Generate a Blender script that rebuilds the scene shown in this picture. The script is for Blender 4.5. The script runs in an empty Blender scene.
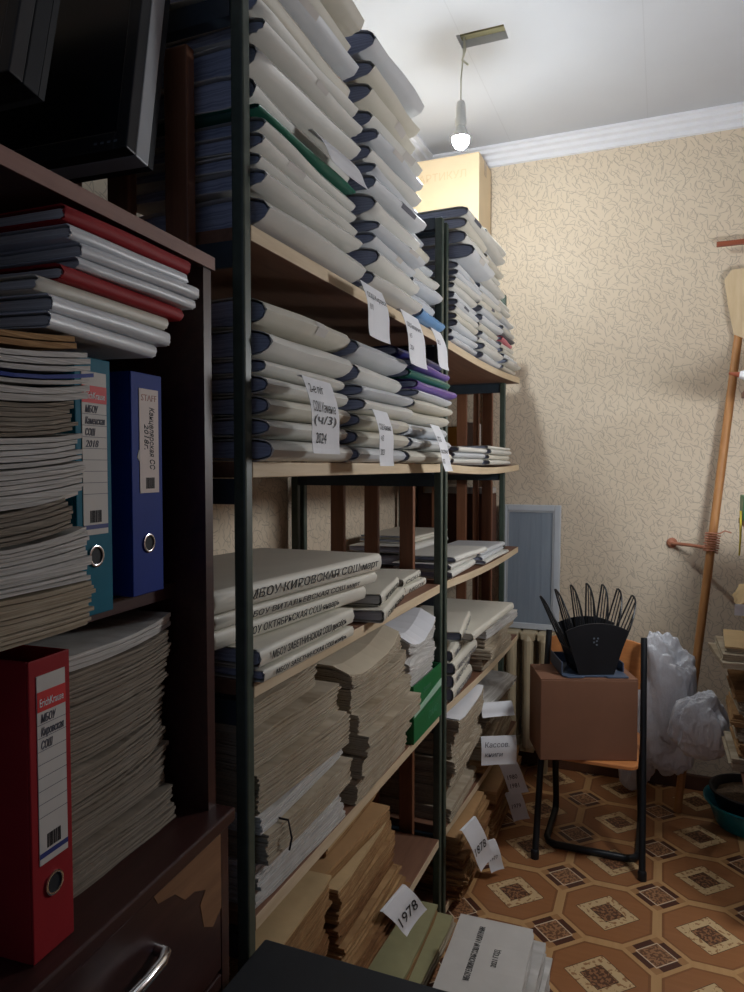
import bpy, bmesh, math, random
from mathutils import Vector, Matrix, noise

scene = bpy.context.scene
COL = scene.collection
R = math.radians
rnd = random.Random(7)

# ------------------------------------------------------------------ camera
cam_data = bpy.data.cameras.new('camera')
cam = bpy.data.objects.new('camera', cam_data)
COL.objects.link(cam)
cam.location = (0, 0, 1.5)
cam.rotation_euler = (R(90 - 2.41), 0, R(22.2))
cam_data.sensor_fit = 'VERTICAL'
cam_data.sensor_height = 36.0
cam_data.lens = 712 / 992 * 36.0
cam_data.clip_start = 0.02
scene.camera = cam

# ------------------------------------------------------------------ world, light level, exposure
world = bpy.data.worlds.new('world')
scene.world = world
world.use_nodes = True
world.node_tree.nodes['Background'].inputs[0].default_value = (0.55, 0.68, 1.0, 1)
world.node_tree.nodes['Background'].inputs[1].default_value = 0.11
BULB_STRENGTH = 380.0
FILL_STRENGTH = 40.0
scene.view_settings.view_transform = 'Standard'
scene.view_settings.look = 'None'
scene.view_settings.gamma = 1.0
scene.view_settings.use_curve_mapping = False
scene.view_settings.exposure = 1.0

# ------------------------------------------------------------------ node helpers
def srgb(r, g, b):
    def c(x):
        x /= 255.0
        return x / 12.92 if x <= 0.04045 else ((x + 0.055) / 1.055) ** 2.4
    return (c(r), c(g), c(b), 1.0)

class NT:
    def __init__(self, mat):
        self.t = mat.node_tree
        self.n = self.t.nodes
    def new(self, typ, **kw):
        nd = self.n.new(typ)
        for k, v in kw.items():
            setattr(nd, k, v)
        return nd
    def link(self, a, b):
        self.t.links.new(a, b)
    def val(self, sock, x):
        if isinstance(x, (int, float)):
            sock.default_value = x
        elif isinstance(x, tuple):
            sock.default_value = x
        else:
            self.link(x, sock)
    def math(self, op, a, b=0.0, c=0.0):
        nd = self.new('ShaderNodeMath', operation=op)
        self.val(nd.inputs[0], a); self.val(nd.inputs[1], b)
        if op in ('MULTIPLY_ADD', 'COMPARE'):
            self.val(nd.inputs[2], c)
        return nd.outputs[0]
    def mix(self, f, a, b):
        nd = self.new('ShaderNodeMix', data_type='RGBA')
        self.val(nd.inputs[0], f); self.val(nd.inputs[6], a); self.val(nd.inputs[7], b)
        return nd.outputs[2]
    def coord(self, which='Object'):
        return self.new('ShaderNodeTexCoord').outputs[which]
    def noise(self, vec, scale, detail=2.0, rough=0.5, out=0):
        nd = self.new('ShaderNodeTexNoise')
        self.link(vec, nd.inputs['Vector'])
        nd.inputs['Scale'].default_value = scale
        nd.inputs['Detail'].default_value = detail
        nd.inputs['Roughness'].default_value = rough
        return nd.outputs[out]
    def mapping(self, vec, scale=(1, 1, 1), rot=(0, 0, 0), loc=(0, 0, 0)):
        nd = self.new('ShaderNodeMapping')
        self.link(vec, nd.inputs[0])
        nd.inputs['Location'].default_value = loc
        nd.inputs['Rotation'].default_value = rot
        nd.inputs['Scale'].default_value = scale
        return nd.outputs[0]
    def ramp(self, f, a, b):
        nd = self.new('ShaderNodeMapRange')
        self.val(nd.inputs[0], f)
        nd.inputs[1].default_value = a; nd.inputs[2].default_value = b
        return nd.outputs[0]
    def bump(self, h, strength, dist, bsdf):
        nd = self.new('ShaderNodeBump')
        nd.inputs['Strength'].default_value = strength
        nd.inputs['Distance'].default_value = dist
        self.link(h, nd.inputs['Height'])
        self.link(nd.outputs[0], bsdf.inputs['Normal'])

def base_mat(name, rough=0.6, metallic=0.0, spec=0.5):
    m = bpy.data.materials.new(name)
    m.use_nodes = True
    b = m.node_tree.nodes['Principled BSDF']
    b.inputs['Roughness'].default_value = rough
    b.inputs['Metallic'].default_value = metallic
    b.inputs['Specular IOR Level'].default_value = spec
    return m, b, NT(m)

def m_plain(name, col, rough=0.6, var=0.12, scale=14.0, metallic=0.0, bump=0.0, spec=0.5):
    """flat colour with a little cloudy wear"""
    m, b, t = base_mat(name, rough, metallic, spec)
    n = t.noise(t.coord(), scale, 4.0, 0.6)
    dark = tuple(c * (1 - var) for c in col[:3]) + (1,)
    lite = tuple(min(1, c * (1 + var)) for c in col[:3]) + (1,)
    t.link(t.mix(t.ramp(n, 0.3, 0.7), dark, lite), b.inputs['Base Color'])
    if bump:
        t.bump(n, bump, 0.004, b)
    return m

def m_wood(name, c1, c2, rough=0.5, axis=1, grain=18.0):
    m, b, t = base_mat(name, rough)
    sc = [grain, grain, grain]; sc[axis] = grain * 0.07
    v = t.mapping(t.coord(), tuple(sc))
    n = t.noise(v, 3.0, 5.0, 0.65)
    n2 = t.noise(t.coord(), 5.0, 2.0)
    f = t.math('ADD', t.math('MULTIPLY', t.ramp(n, 0.3, 0.7), 0.75), t.math('MULTIPLY', n2, 0.25))
    t.link(t.mix(f, c1, c2), b.inputs['Base Color'])
    t.bump(n, 0.15, 0.002, b)
    return m

def m_sheets(name, c1, c2, c3, freq=420.0, warp=0.0022):
    """edges of stacked sheets: fine level lines with stains"""
    m, b, t = base_mat(name, 0.85, spec=0.2)
    co = t.coord()
    sp = t.new('ShaderNodeSeparateXYZ'); t.link(co, sp.inputs[0])
    w = t.math('MULTIPLY', t.noise(co, 9.0, 3.0), warp)
    z = t.math('ADD', sp.outputs[2], w)
    cb = t.new('ShaderNodeCombineXYZ')
    t.link(t.math('MULTIPLY', sp.outputs[0], 3.0), cb.inputs[0])
    t.link(t.math('MULTIPLY', sp.outputs[1], 3.0), cb.inputs[1])
    t.link(t.math('MULTIPLY', z, freq), cb.inputs[2])
    n = t.noise(cb.outputs[0], 1.0, 3.0, 0.7)
    st = t.noise(co, 7.0, 4.0, 0.6)
    c = t.mix(t.ramp(n, 0.35, 0.65), c1, c2)
    c = t.mix(t.math('MULTIPLY', t.ramp(st, 0.45, 0.75), 0.6), c, c3)
    t.link(c, b.inputs['Base Color'])
    t.bump(n, 0.4, 0.003, b)
    return m

def m_emit(name, col, strength):
    m = bpy.data.materials.new(name)
    m.use_nodes = True
    t = NT(m)
    for nd in list(t.n):
        if nd.type != 'OUTPUT_MATERIAL':
            t.n.remove(nd)
    e = t.new('ShaderNodeEmission')
    e.inputs[0].default_value = col; e.inputs[1].default_value = strength
    out = [n for n in t.n if n.type == 'OUTPUT_MATERIAL'][0]
    t.link(e.outputs[0], out.inputs[0])
    return m

def m_wallpaper():
    m, b, t = base_mat('wallpaper_embossed', 0.75, spec=0.25)
    co = t.coord()
    # wall coordinates: u along the wall, v up (works for both wall directions)
    sp = t.new('ShaderNodeSeparateXYZ'); t.link(co, sp.inputs[0])
    cb = t.new('ShaderNodeCombineXYZ')
    t.link(t.math('ADD', sp.outputs[0], sp.outputs[1]), cb.inputs[0])
    t.link(sp.outputs[2], cb.inputs[1])
    wv = cb.outputs[0]
    total = None
    for k, (sc, off) in enumerate(((21.0, 0.0), (25.0, 3.7), (30.0, 9.1))):
        v = t.mapping(wv, (sc, sc * 1.15, 1), (0, 0, 0.4 * k), (off, off * 1.7, 0))
        vo = t.new('ShaderNodeTexVoronoi', voronoi_dimensions='2D', feature='F1')
        vo.inputs['Scale'].default_value = 1.0
        vo.inputs['Randomness'].default_value = 0.9
        t.link(v, vo.inputs['Vector'])
        d = t.new('ShaderNodeVectorMath', operation='SUBTRACT')
        t.link(v, d.inputs[0]); t.link(vo.outputs['Position'], d.inputs[1])
        sc3 = t.new('ShaderNodeSeparateColor'); t.link(vo.outputs['Color'], sc3.inputs[0])
        rot = t.new('ShaderNodeVectorRotate', rotation_type='Z_AXIS')
        t.link(d.outputs[0], rot.inputs['Vector'])
        t.link(t.math('ADD', t.math('MULTIPLY', sc3.outputs[0], 2.3), -0.35), rot.inputs['Angle'])
        s2 = t.new('ShaderNodeSeparateXYZ'); t.link(rot.outputs[0], s2.inputs[0])
        bend = t.math('MULTIPLY', t.math('MULTIPLY', s2.outputs[0], s2.outputs[0]),
                      t.math('MULTIPLY', t.math('SUBTRACT', sc3.outputs[1], 0.5), 1.9))
        dist = t.math('ABSOLUTE', t.math('SUBTRACT', s2.outputs[1], bend))
        line = t.math('SUBTRACT', 1.0, t.ramp(dist, 0.010, 0.06))
        ends = t.math('SUBTRACT', 1.0, t.ramp(t.math('ABSOLUTE', s2.outputs[0]), 0.42, 0.55))
        stroke = t.math('MULTIPLY', line, ends)
        total = stroke if total is None else t.math('MAXIMUM', total, stroke)
    n = t.noise(wv, 3.0, 3.0)
    ground = t.mix(n, srgb(216, 199, 174), srgb(228, 213, 191))
    c = t.mix(t.math('MULTIPLY', total, 0.5), ground, srgb(140, 126, 110))
    t.link(c, b.inputs['Base Color'])
    h = t.math('ADD', t.math('MULTIPLY', t.noise(wv, 160.0, 2.0), 0.4), t.math('MULTIPLY', total, -0.6))
    t.bump(h, 0.35, 0.002, b)
    return m

def m_linoleum():
    m, b, t = base_mat('linoleum_octagons', 0.38, spec=0.4)
    co = t.coord()
    sp = t.new('ShaderNodeSeparateXYZ'); t.link(co, sp.inputs[0])
    PX, PY, OX, OY = 0.311, 0.328, -0.149, 2.46
    def cell(s, p, o):
        u = t.math('DIVIDE', t.math('SUBTRACT', s, o), p)
        u = t.math('SUBTRACT', u, t.math('FLOOR', t.math('ADD', u, 0.5)))
        return t.math('MULTIPLY', u, p)
    ax = t.math('ABSOLUTE', cell(sp.outputs[0], PX, OX)); ay = t.math('ABSOLUTE', cell(sp.outputs[1], PY, OY))
    bxs = cell(sp.outputs[0], PX, OX + PX / 2); bys = cell(sp.outputs[1], PY, OY + PY / 2)
    bx = t.math('ABSOLUTE', bxs); by = t.math('ABSOLUTE', bys)
    l1 = t.math('ADD', ax, ay)
    l2 = t.math('ADD', bx, by)
    lt = lambda a, v: t.math('LESS_THAN', a, v)
    octm = t.math('MULTIPLY', t.math('MULTIPLY', lt(ax, 0.141), lt(ay, 0.149)), lt(l1, 0.205))
    g1 = t.noise(t.mapping(co, (60, 3, 1)), 1.0, 4.0, 0.6)
    g2 = t.noise(t.mapping(co, (4, 60, 1)), 1.0, 4.0, 0.6)
    tan = t.mix(g1, srgb(188, 144, 94), srgb(208, 166, 116))
    brown = t.mix(g2, srgb(150, 98, 60), srgb(174, 120, 78))
    c = t.mix(octm, tan, brown)
    rim = t.math('SUBTRACT', octm, t.math('MULTIPLY', t.math('MULTIPLY', lt(ax, 0.133), lt(ay, 0.141)), lt(l1, 0.195)))
    c = t.mix(t.math('MULTIPLY', rim, 0.35), c, srgb(98, 58, 38))
    sp_n = t.noise(co, 70.0, 2.0)
    beige = t.mix(t.math('GREATER_THAN', sp_n, 0.58), srgb(214, 184, 138), srgb(168, 122, 82))
    c = t.mix(lt(l1, 0.103), c, srgb(70, 44, 30))
    c = t.mix(lt(l1, 0.100), c, beige)
    c = t.mix(lt(l1, 0.056), c, srgb(62, 40, 30))
    cn = t.noise(co, 95.0, 1.0)
    core = t.mix(t.math('GREATER_THAN', cn, 0.52), srgb(98, 66, 48), srgb(160, 114, 80))
    c = t.mix(lt(l1, 0.053), c, core)
    # small squares between the octagons
    dark = t.mix(g1, srgb(74, 44, 34), srgb(98, 60, 46))
    tip = t.math('GREATER_THAN', t.math('ABSOLUTE', t.math('SUBTRACT', bx, by)), 0.052)
    dk = t.mix(tip, dark, srgb(176, 130, 86))
    c = t.mix(lt(l2, 0.092), c, dk)
    c = t.mix(lt(l2, 0.062), c, srgb(226, 206, 176))
    core2 = t.mix(t.math('GREATER_THAN', cn, 0.5), srgb(116, 80, 56), srgb(170, 124, 88))
    c = t.mix(lt(l2, 0.057), c, core2)
    t.link(c, b.inputs['Base Color'])
    return m

def m_ceiling():
    m, b, t = base_mat('ceiling_panels', 0.55, spec=0.3)
    co = t.coord()
    sp = t.new('ShaderNodeSeparateXYZ'); t.link(co, sp.inputs[0])
    x = t.math('FRACT', t.math('DIVIDE', t.math('ADD', sp.outputs[0], 5.05), 0.62))
    seam = t.math('LESS_THAN', x, 0.006)
    n = t.noise(co, 2.5, 3.0)
    c = t.mix(n, srgb(190, 193, 200), srgb(202, 205, 211))
    t.link(t.mix(t.math('MULTIPLY', seam, 0.3), c, srgb(170, 172, 178)), b.inputs['Base Color'])
    return m

M = {}
M['wallpaper'] = m_wallpaper()
M['floor'] = m_linoleum()
M['ceiling'] = m_ceiling()
M['low_bounce_wall'] = m_wood('low_bounce_brown', srgb(74, 54, 44), srgb(104, 78, 62), 0.6, axis=2, grain=8)  # dark brown made up for an unseen wall to cut bounced light
M['white_paint'] = m_plain('white_cornice_foam', srgb(232, 233, 238), 0.6, 0.03)
M['baseboard'] = m_plain('brown_baseboard', srgb(92, 60, 42), 0.5)
M['steel'] = m_plain('dark_green_steel', srgb(66, 78, 68), 0.42, 0.18, 30, spec=0.5)
M['steel_blue'] = m_plain('blue_black_steel', srgb(44, 56, 66), 0.45, 0.15, 30)
M['ply_edge'] = m_wood('pale_plank_edge', srgb(196, 172, 136), srgb(226, 208, 178), 0.65)
M['board'] = m_wood('red_brown_board', srgb(112, 78, 60), srgb(142, 102, 80), 0.55)
M['slat'] = m_wood('orange_brown_slat', srgb(112, 72, 50), srgb(144, 96, 68), 0.5, axis=2)
M['cab'] = m_wood('dark_mahogany', srgb(50, 28, 26), srgb(72, 42, 38), 0.4)
M['cab_edge'] = m_wood('worn_cabinet_edge', srgb(120, 84, 74), srgb(150, 112, 100), 0.5)
M['cab_worn'] = m_wood('bare_chipboard', srgb(120, 84, 56), srgb(150, 108, 74), 0.8)
M['chrome'] = m_plain('chrome', (0.8, 0.8, 0.82, 1), 0.18, 0.05, 20, metallic=1.0)
M['black'] = m_plain('black_plastic', srgb(26, 28, 32), 0.4, 0.15)
M['black_matt'] = m_plain('black_matt', srgb(24, 28, 34), 0.7, 0.15)
M['screen'] = m_plain('screen_off', srgb(18, 22, 30), 0.22, 0.05)
M['silver'] = m_plain('silver_plastic', srgb(176, 180, 184), 0.4, 0.06)
M['grey_plastic'] = m_plain('grey_plastic', srgb(92, 100, 110), 0.45, 0.08)
M['ink'] = m_plain('ink', srgb(26, 26, 30), 0.7, 0.1)
M['ink_grey'] = m_plain('faded_ink', srgb(96, 98, 108), 0.7, 0.1)
M['ink_white'] = m_plain('white_print', srgb(240, 240, 240), 0.6, 0.02)
M['label'] = m_plain('label_paper', srgb(204, 200, 194), 0.7, 0.04)
M['label_pink'] = m_plain('label_paper_pinkish', srgb(216, 202, 194), 0.7, 0.05)
M['tag'] = m_plain('white_note_paper', srgb(232, 234, 238), 0.8, 0.03)
M['red'] = m_plain('red_plastic', srgb(152, 36, 42), 0.6, 0.08, spec=0.2)
M['red_label'] = m_plain('red_print', srgb(206, 44, 44), 0.6, 0.04)
M['navy_print'] = m_plain('navy_print', srgb(36, 50, 120), 0.6, 0.04)
M['teal'] = m_plain('teal_plastic', srgb(0, 100, 124), 0.6, 0.08, spec=0.2)
M['blue'] = m_plain('blue_plastic', srgb(24, 50, 132), 0.6, 0.08, spec=0.2)
M['sky_blue'] = m_plain('sky_blue_film', srgb(104, 160, 214), 0.3, 0.1)
M['purple'] = m_plain('purple_film', srgb(112, 82, 168), 0.3, 0.1)
M['green_film'] = m_plain('green_film', srgb(50, 118, 98), 0.3, 0.1)
M['navy'] = m_plain('navy_film', srgb(44, 48, 104), 0.3, 0.1)
M['pink'] = m_plain('pink_film', srgb(214, 110, 130), 0.4, 0.1)
M['green_box'] = m_plain('green_carton', srgb(24, 112, 62), 0.35, 0.08)
M['green_pale'] = m_plain('faded_green_print', srgb(84, 150, 110), 0.4, 0.05)
M['green_band'] = m_plain('pale_carton_band', srgb(168, 204, 182), 0.4, 0.05)
M['grey_cover'] = m_plain('dark_grey_cover', srgb(84, 86, 94), 0.5, 0.08)
M['folder_a'] = m_plain('white_cover_warm', srgb(222, 221, 214), 0.42, 0.04, 9, bump=0.12)
M['folder_b'] = m_plain('white_cover_cool', srgb(212, 216, 220), 0.38, 0.04, 9, bump=0.12)
M['folder_c'] = m_plain('white_cover_cream', srgb(216, 212, 198), 0.5, 0.05, 9, bump=0.12)
M['ends'] = m_sheets('shaded_sheet_ends', srgb(134, 142, 168), srgb(194, 201, 220), srgb(106, 114, 144), 420.0, 0.02)  # blue-grey shade painted into the ends of white sheets
M['sheets_cream'] = m_sheets('cream_sheet_edges', srgb(148, 135, 115), srgb(198, 186, 165), srgb(146, 126, 98))
M['sheets_white'] = m_sheets('white_sheet_edges', srgb(176, 173, 168), srgb(222, 220, 216), srgb(176, 170, 160))
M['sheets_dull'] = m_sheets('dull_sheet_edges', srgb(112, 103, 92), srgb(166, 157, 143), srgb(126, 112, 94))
M['sheets_aged'] = m_sheets('aged_sheet_edges', srgb(142, 106, 70), srgb(186, 150, 106), srgb(112, 78, 48))
M['sheets_brown'] = m_sheets('browned_sheet_edges', srgb(120, 84, 54), srgb(164, 122, 82), srgb(88, 58, 38))
M['cream_paper'] = m_plain('cream_paper', srgb(206, 194, 170), 0.8, 0.06, 10)
M['kraft'] = m_plain('kraft_card', srgb(178, 140, 96), 0.8, 0.1, 12)
M['aged_card'] = m_plain('yellowed_card', srgb(196, 168, 124), 0.8, 0.1, 12)
M['olive_card'] = m_plain('olive_card', srgb(160, 156, 116), 0.8, 0.1, 12)
M['carton'] = m_plain('brown_carton', srgb(130, 90, 68), 0.75, 0.06, 8)
M['carton_pale'] = m_plain('pale_carton', srgb(226, 204, 168), 0.75, 0.04, 6)
M['carton_print'] = m_plain('faint_carton_print', srgb(218, 192, 152), 0.75, 0.05)
M['carton_yellow'] = m_plain('yellow_carton', srgb(196, 148, 64), 0.7, 0.06)
M['carton_dark'] = m_plain('dark_brown_carton', srgb(92, 58, 42), 0.7, 0.08)
M['tape'] = m_plain('packing_tape', srgb(176, 150, 116), 0.3, 0.05)
M['frame_white'] = m_plain('pale_frame_paint', srgb(196, 202, 208), 0.5, 0.05)
M['panel_grey'] = m_wood('grey_board', srgb(128, 140, 152), srgb(146, 157, 168), 0.5, axis=2)
M['radiator'] = m_plain('cream_radiator_paint', srgb(196, 180, 148), 0.5, 0.08)
M['chair_wood'] = m_wood('varnished_ply', srgb(196, 122, 70), srgb(220, 150, 92), 0.35, axis=0)
M['chair_steel'] = m_plain('black_tube', srgb(28, 32, 36), 0.4, 0.1)
M['slate'] = m_plain('slate_blue_plastic', srgb(74, 88, 110), 0.45, 0.08)
M['handle_wood'] = m_wood('broom_handle_wood', srgb(166, 112, 62), srgb(196, 142, 88), 0.5, axis=2)
M['plywood'] = m_wood('plywood', srgb(206, 180, 140), srgb(222, 200, 164), 0.6, axis=2)
M['rust'] = m_plain('pinkish_paint', srgb(172, 112, 86), 0.5, 0.12)
M['rod'] = m_wood('red_brown_rod', srgb(132, 66, 42), srgb(160, 86, 56), 0.5, axis=0)
M['wire'] = m_plain('copper_wire', srgb(196, 134, 106), 0.4, 0.12)
M['teal_basin'] = m_plain('teal_basin', srgb(20, 136, 152), 0.35, 0.06)
M['soil'] = m_plain('soil', srgb(92, 74, 56), 0.95, 0.6, 120, bump=0.8)
M['bulb'] = m_emit('lamp_glow', (0.90, 0.96, 1.0, 1), BULB_STRENGTH)
M['fill_glow'] = m_emit('fill_lamp_glow', (0.94, 0.97, 1.0, 1), FILL_STRENGTH)
M['socket'] = m_plain('white_socket', srgb(216, 218, 216), 0.5, 0.05)
M['cord'] = m_plain('pale_cord', srgb(190, 190, 176), 0.6, 0.05)
M['lath'] = m_wood('ceiling_lath', srgb(126, 122, 92), srgb(160, 154, 120), 0.8, axis=0)
M['recess'] = m_plain('recess_plaster', srgb(120, 122, 108), 0.9, 0.2)
M['string'] = m_plain('string', srgb(206, 196, 176), 0.8, 0.05)
M['black_tie'] = m_plain('black_string', srgb(24, 24, 28), 0.8, 0.05)
M['yellow'] = m_plain('yellow_ribbon', srgb(206, 186, 70), 0.5, 0.06)

def m_bag():
    m, b, t = base_mat('thin_white_plastic', 0.28, spec=0.5)
    co = t.coord()
    n = t.noise(t.mapping(co, (9, 9, 4)), 2.0, 5.0, 0.6)
    t.link(t.mix(n, srgb(196, 198, 204), srgb(228, 229, 234)), b.inputs['Base Color'])
    b.inputs['Subsurface Weight'].default_value = 0.15
    b.inputs['Subsurface Radius'].default_value = (0.02, 0.02, 0.02)
    t.bump(n, 0.7, 0.02, b)
    return m
M['bag'] = m_bag()

# ------------------------------------------------------------------ mesh helpers
class MB:
    def __init__(self):
        self.v = []; self.f = []; self.mi = []
    def add(self, vs, fs, mi=0):
        o = len(self.v)
        self.v += [tuple(p) for p in vs]
        self.f += [tuple(i + o for i in q) for q in fs]
        self.mi += [mi] * len(fs)
        return self
    def box(self, x0, y0, z0, x1, y1, z1, mi=0, mx=None):
        vs = [(x0, y0, z0), (x1, y0, z0), (x1, y1, z0), (x0, y1, z0), (x0, y0, z1), (x1, y0, z1), (x1, y1, z1), (x0, y1, z1)]
        if mx is not None:
            vs = [tuple(mx @ Vector(p)) for p in vs]
        return self.add(vs, [(0, 3, 2, 1), (4, 5, 6, 7), (0, 1, 5, 4), (1, 2, 6, 5), (2, 3, 7, 6), (3, 0, 4, 7)], mi)
    def loft(self, rings, mi=0, closed=True, cap=True):
        n = len(rings[0]); o = len(self.v); fs = []
        for k in range(len(rings) - 1):
            for i in range(n if closed else n - 1):
                a = k * n + i; b2 = k * n + (i + 1) % n
                fs.append((a, b2, b2 + n, a + n))
        if cap:
            fs.append(tuple(range(n - 1, -1, -1)))
            fs.append(tuple(range((len(rings) - 1) * n, len(rings) * n)))
        return self.add([p for r in rings for p in r], fs, mi)
    def tube(self, pts, r, n=8, mi=0, flat=1.0):
        pts = [Vector(p) for p in pts]
        rings = []; prev = None
        for i, p in enumerate(pts):
            d = (pts[min(i + 1, len(pts) - 1)] - pts[max(i - 1, 0)]).normalized()
            ref = Vector((0, 0, 1)) if abs(d.z) < 0.95 else Vector((1, 0, 0))
            if prev is None:
                a = d.cross(ref).normalized()
            else:
                a = (prev - d * prev.dot(d)).normalized()
            prev = a
            b2 = d.cross(a)
            rr = r[i] if isinstance(r, (list, tuple)) else r
            rings.append([p + a * rr * math.cos(q) + b2 * rr * flat * math.sin(q) for q in [2 * math.pi * k / n for k in range(n)]])
        return self.loft(rings, mi)
    def lathe(self, prof, n=24, c=(0, 0, 0), mi=0, cap=True):
        rings = [[(c[0] + r * math.cos(2 * math.pi * k / n), c[1] + r * math.sin(2 * math.pi * k / n), c[2] + z) for k in range(n)] for r, z in prof]
        return self.loft(rings, mi, True, cap)
    def prism(self, poly, axis, a, b, mi=0):
        """closed outline (two coords) extruded along axis from a to b"""
        def P(p, t):
            return {0: (t, p[0], p[1]), 1: (p[0], t, p[1]), 2: (p[0], p[1], t)}[axis]
        return self.loft([[P(p, a) for p in poly], [P(p, b) for p in poly]], mi)
    def build(self, name, mats, parent=None, smooth=False, bevel=0.0, loc=None, rotz=0.0):
        me = bpy.data.meshes.new(name)
        me.from_pydata(self.v, [], self.f)
        mats = mats if isinstance(mats, (list, tuple)) else [mats]
        for mm in mats:
            me.materials.append(mm)
        if len(mats) > 1:
            me.polygons.foreach_set('material_index', self.mi)
        bm = bmesh.new(); bm.from_mesh(me)
        bmesh.ops.recalc_face_normals(bm, faces=bm.faces)
        bm.to_mesh(me); bm.free()
        if smooth:
            me.polygons.foreach_set('use_smooth', [True] * len(me.polygons))
        o = bpy.data.objects.new(name, me)
        COL.objects.link(o)
        if parent is not None:
            o.parent = parent
        if loc is not None:
            o.location = loc
        o.rotation_euler.z = rotz
        if bevel:
            md = o.modifiers.new('bevel', 'BEVEL')
            md.width = bevel; md.segments = 2; md.limit_method = 'ANGLE'
        if smooth:
            md = o.modifiers.new('edges', 'EDGE_SPLIT'); md.split_angle = R(48)
        return o

def tag(o, label, cat, group=None, kind=None):
    o['label'] = label; o['category'] = cat
    if group: o['group'] = group
    if kind: o['kind'] = kind
    return o

def thing(name, label, cat, loc=(0, 0, 0), rotz=0.0, group=None):
    o = bpy.data.objects.new(name, None)
    o.empty_display_size = 0.05
    COL.objects.link(o)
    o.location = loc; o.rotation_euler = (0, 0, rotz)
    return tag(o, label, cat, group)

def structure(o):
    o['kind'] = 'structure'
    return o

def box(name, dims, mat, parent=None, bevel=0.0):
    return MB().box(*dims).build(name, mat, parent, bevel=bevel)

def text_raw(s, size, shear=0.0, depth=0.0003):
    cu = bpy.data.curves.new('writing', 'FONT')
    cu.body = s; cu.size = size; cu.shear = shear; cu.extrude = depth
    cu.resolution_u = 2; cu.align_x = 'LEFT'
    ob = bpy.data.objects.new('writing', cu)
    COL.objects.link(ob)
    dg = bpy.context.evaluated_depsgraph_get()
    me = bpy.data.meshes.new_from_object(ob.evaluated_get(dg))
    bpy.data.objects.remove(ob); bpy.data.curves.remove(cu)
    return me

AX_X = Matrix(((0, 0, 1, 0), (1, 0, 0, 0), (0, 1, 0, 0), (0, 0, 0, 1)))      # reads along +y, faces +x
AX_Y = Matrix(((1, 0, 0, 0), (0, 0, -1, 0), (0, 1, 0, 0), (0, 0, 0, 1)))     # reads along +x, faces -y

def text(s, size, mat, parent, mx, fit=None, shear=0.0, name='lettering', fn=None):
    me = text_raw(s, size, shear)
    xs = [v.co.x for v in me.vertices]
    if fit and xs:
        k = fit / max(1e-6, max(xs) - min(xs)); x0 = min(xs)
        for v in me.vertices:
            v.co.x = (v.co.x - x0) * k
    for v in me.vertices:
        v.co = mx @ v.co
        if fn: v.co = fn(v.co)
    me.materials.clear(); me.materials.append(mat)
    me.name = name
    o = bpy.data.objects.new(name, me)
    COL.objects.link(o); o.parent = parent
    return o

ORD = ['lowest', 'second from the bottom', 'third from the bottom', 'fourth from the bottom', 'fifth from the bottom', 'sixth from the bottom',
       'seventh from the bottom', 'eighth from the bottom', 'ninth from the bottom', 'tenth from the bottom', 'eleventh from the bottom',
       'twelfth from the bottom', 'thirteenth from the bottom', 'fourteenth from the bottom', 'fifteenth from the bottom', 'sixteenth from the bottom',
       'seventeenth from the bottom', 'eighteenth from the bottom', 'nineteenth from the bottom', 'twentieth from the bottom',
       'twenty-first from the bottom', 'twenty-second from the bottom', 'twenty-third from the bottom', 'twenty-fourth from the bottom']
def ordn(i, n):
    return 'topmost' if i == n - 1 and n > 1 else ORD[i]

# ------------------------------------------------------------------ the room
XL, XR, YB, YF, ZC = -1.20, 0.78, 3.58, -1.1, 3.07
structure(box('floor', (XL - .1, YF - .1, -0.08, XR + .1, YB + .1, 0), M['floor']))
structure(box('wall_left', (XL - .1, YF - .1, 0, XL, YB + .1, ZC), M['wallpaper']))
structure(box('wall_back', (XL, YB, 0, XR, YB + .1, ZC), M['wallpaper']))
structure(box('wall_right', (XR, YF - .1, 0, XR + .1, YB + .1, ZC), M['low_bounce_wall']))
# ceiling with a torn rectangular opening
HX0, HX1, HY0, HY1 = -0.725, -0.55, 2.585, 2.675
b = MB()
b.box(XL - .1, YF - .1, ZC, HX0, YB + .1, ZC + .1); b.box(HX1, YF - .1, ZC, XR + .1, YB + .1, ZC + .1)
b.box(HX0, YF - .1, ZC, HX1, HY0, ZC + .1); b.box(HX0, HY1, ZC, HX1, YB + .1, ZC + .1)
structure(b.build('ceiling', M['ceiling']))
b = MB(); b.box(HX0 - .02, HY0 - .02, ZC + .1, HX1 + .02, HY1 + .02, ZC + .12)
b.box(HX0, HY1 - .03, ZC + .03, HX1, HY1, ZC + .055, 1); b.box(HX0, HY0 + .012, ZC + .05, HX1, HY0 + .035, ZC + .07, 1)
structure(b.build('trim_1', [M['recess'], M['lath']]))
# stepped cornices
def cornice_prof(s):
    return [(0, 0), (s, 0), (s, -.012), (s * .80, -.016), (s * .76, -.030), (s * .5, -.036), (s * .45, -.052), (s * .22, -.06), (s * .18, -.078), (0, -.082)]
b = MB(); b.loft([[(x, YB - p[0], ZC + p[1]) for p in cornice_prof(.07)] for x in (XL, XR)])
structure(b.build('trim_2', M['white_paint']))
b = MB(); b.loft([[(XL + p[0], y, ZC + p[1]) for p in cornice_prof(.10)] for y in (YF, YB)])
structure(b.build('trim_3', M['white_paint']))
structure(box('baseboard_back', (XL, YB - .02, 0, XR, YB, .07), M['baseboard'], bevel=.005))
structure(box('baseboard_left', (XL, YF, 0, XL + .02, YB - .02, .07), M['baseboard'], bevel=.005))

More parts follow.
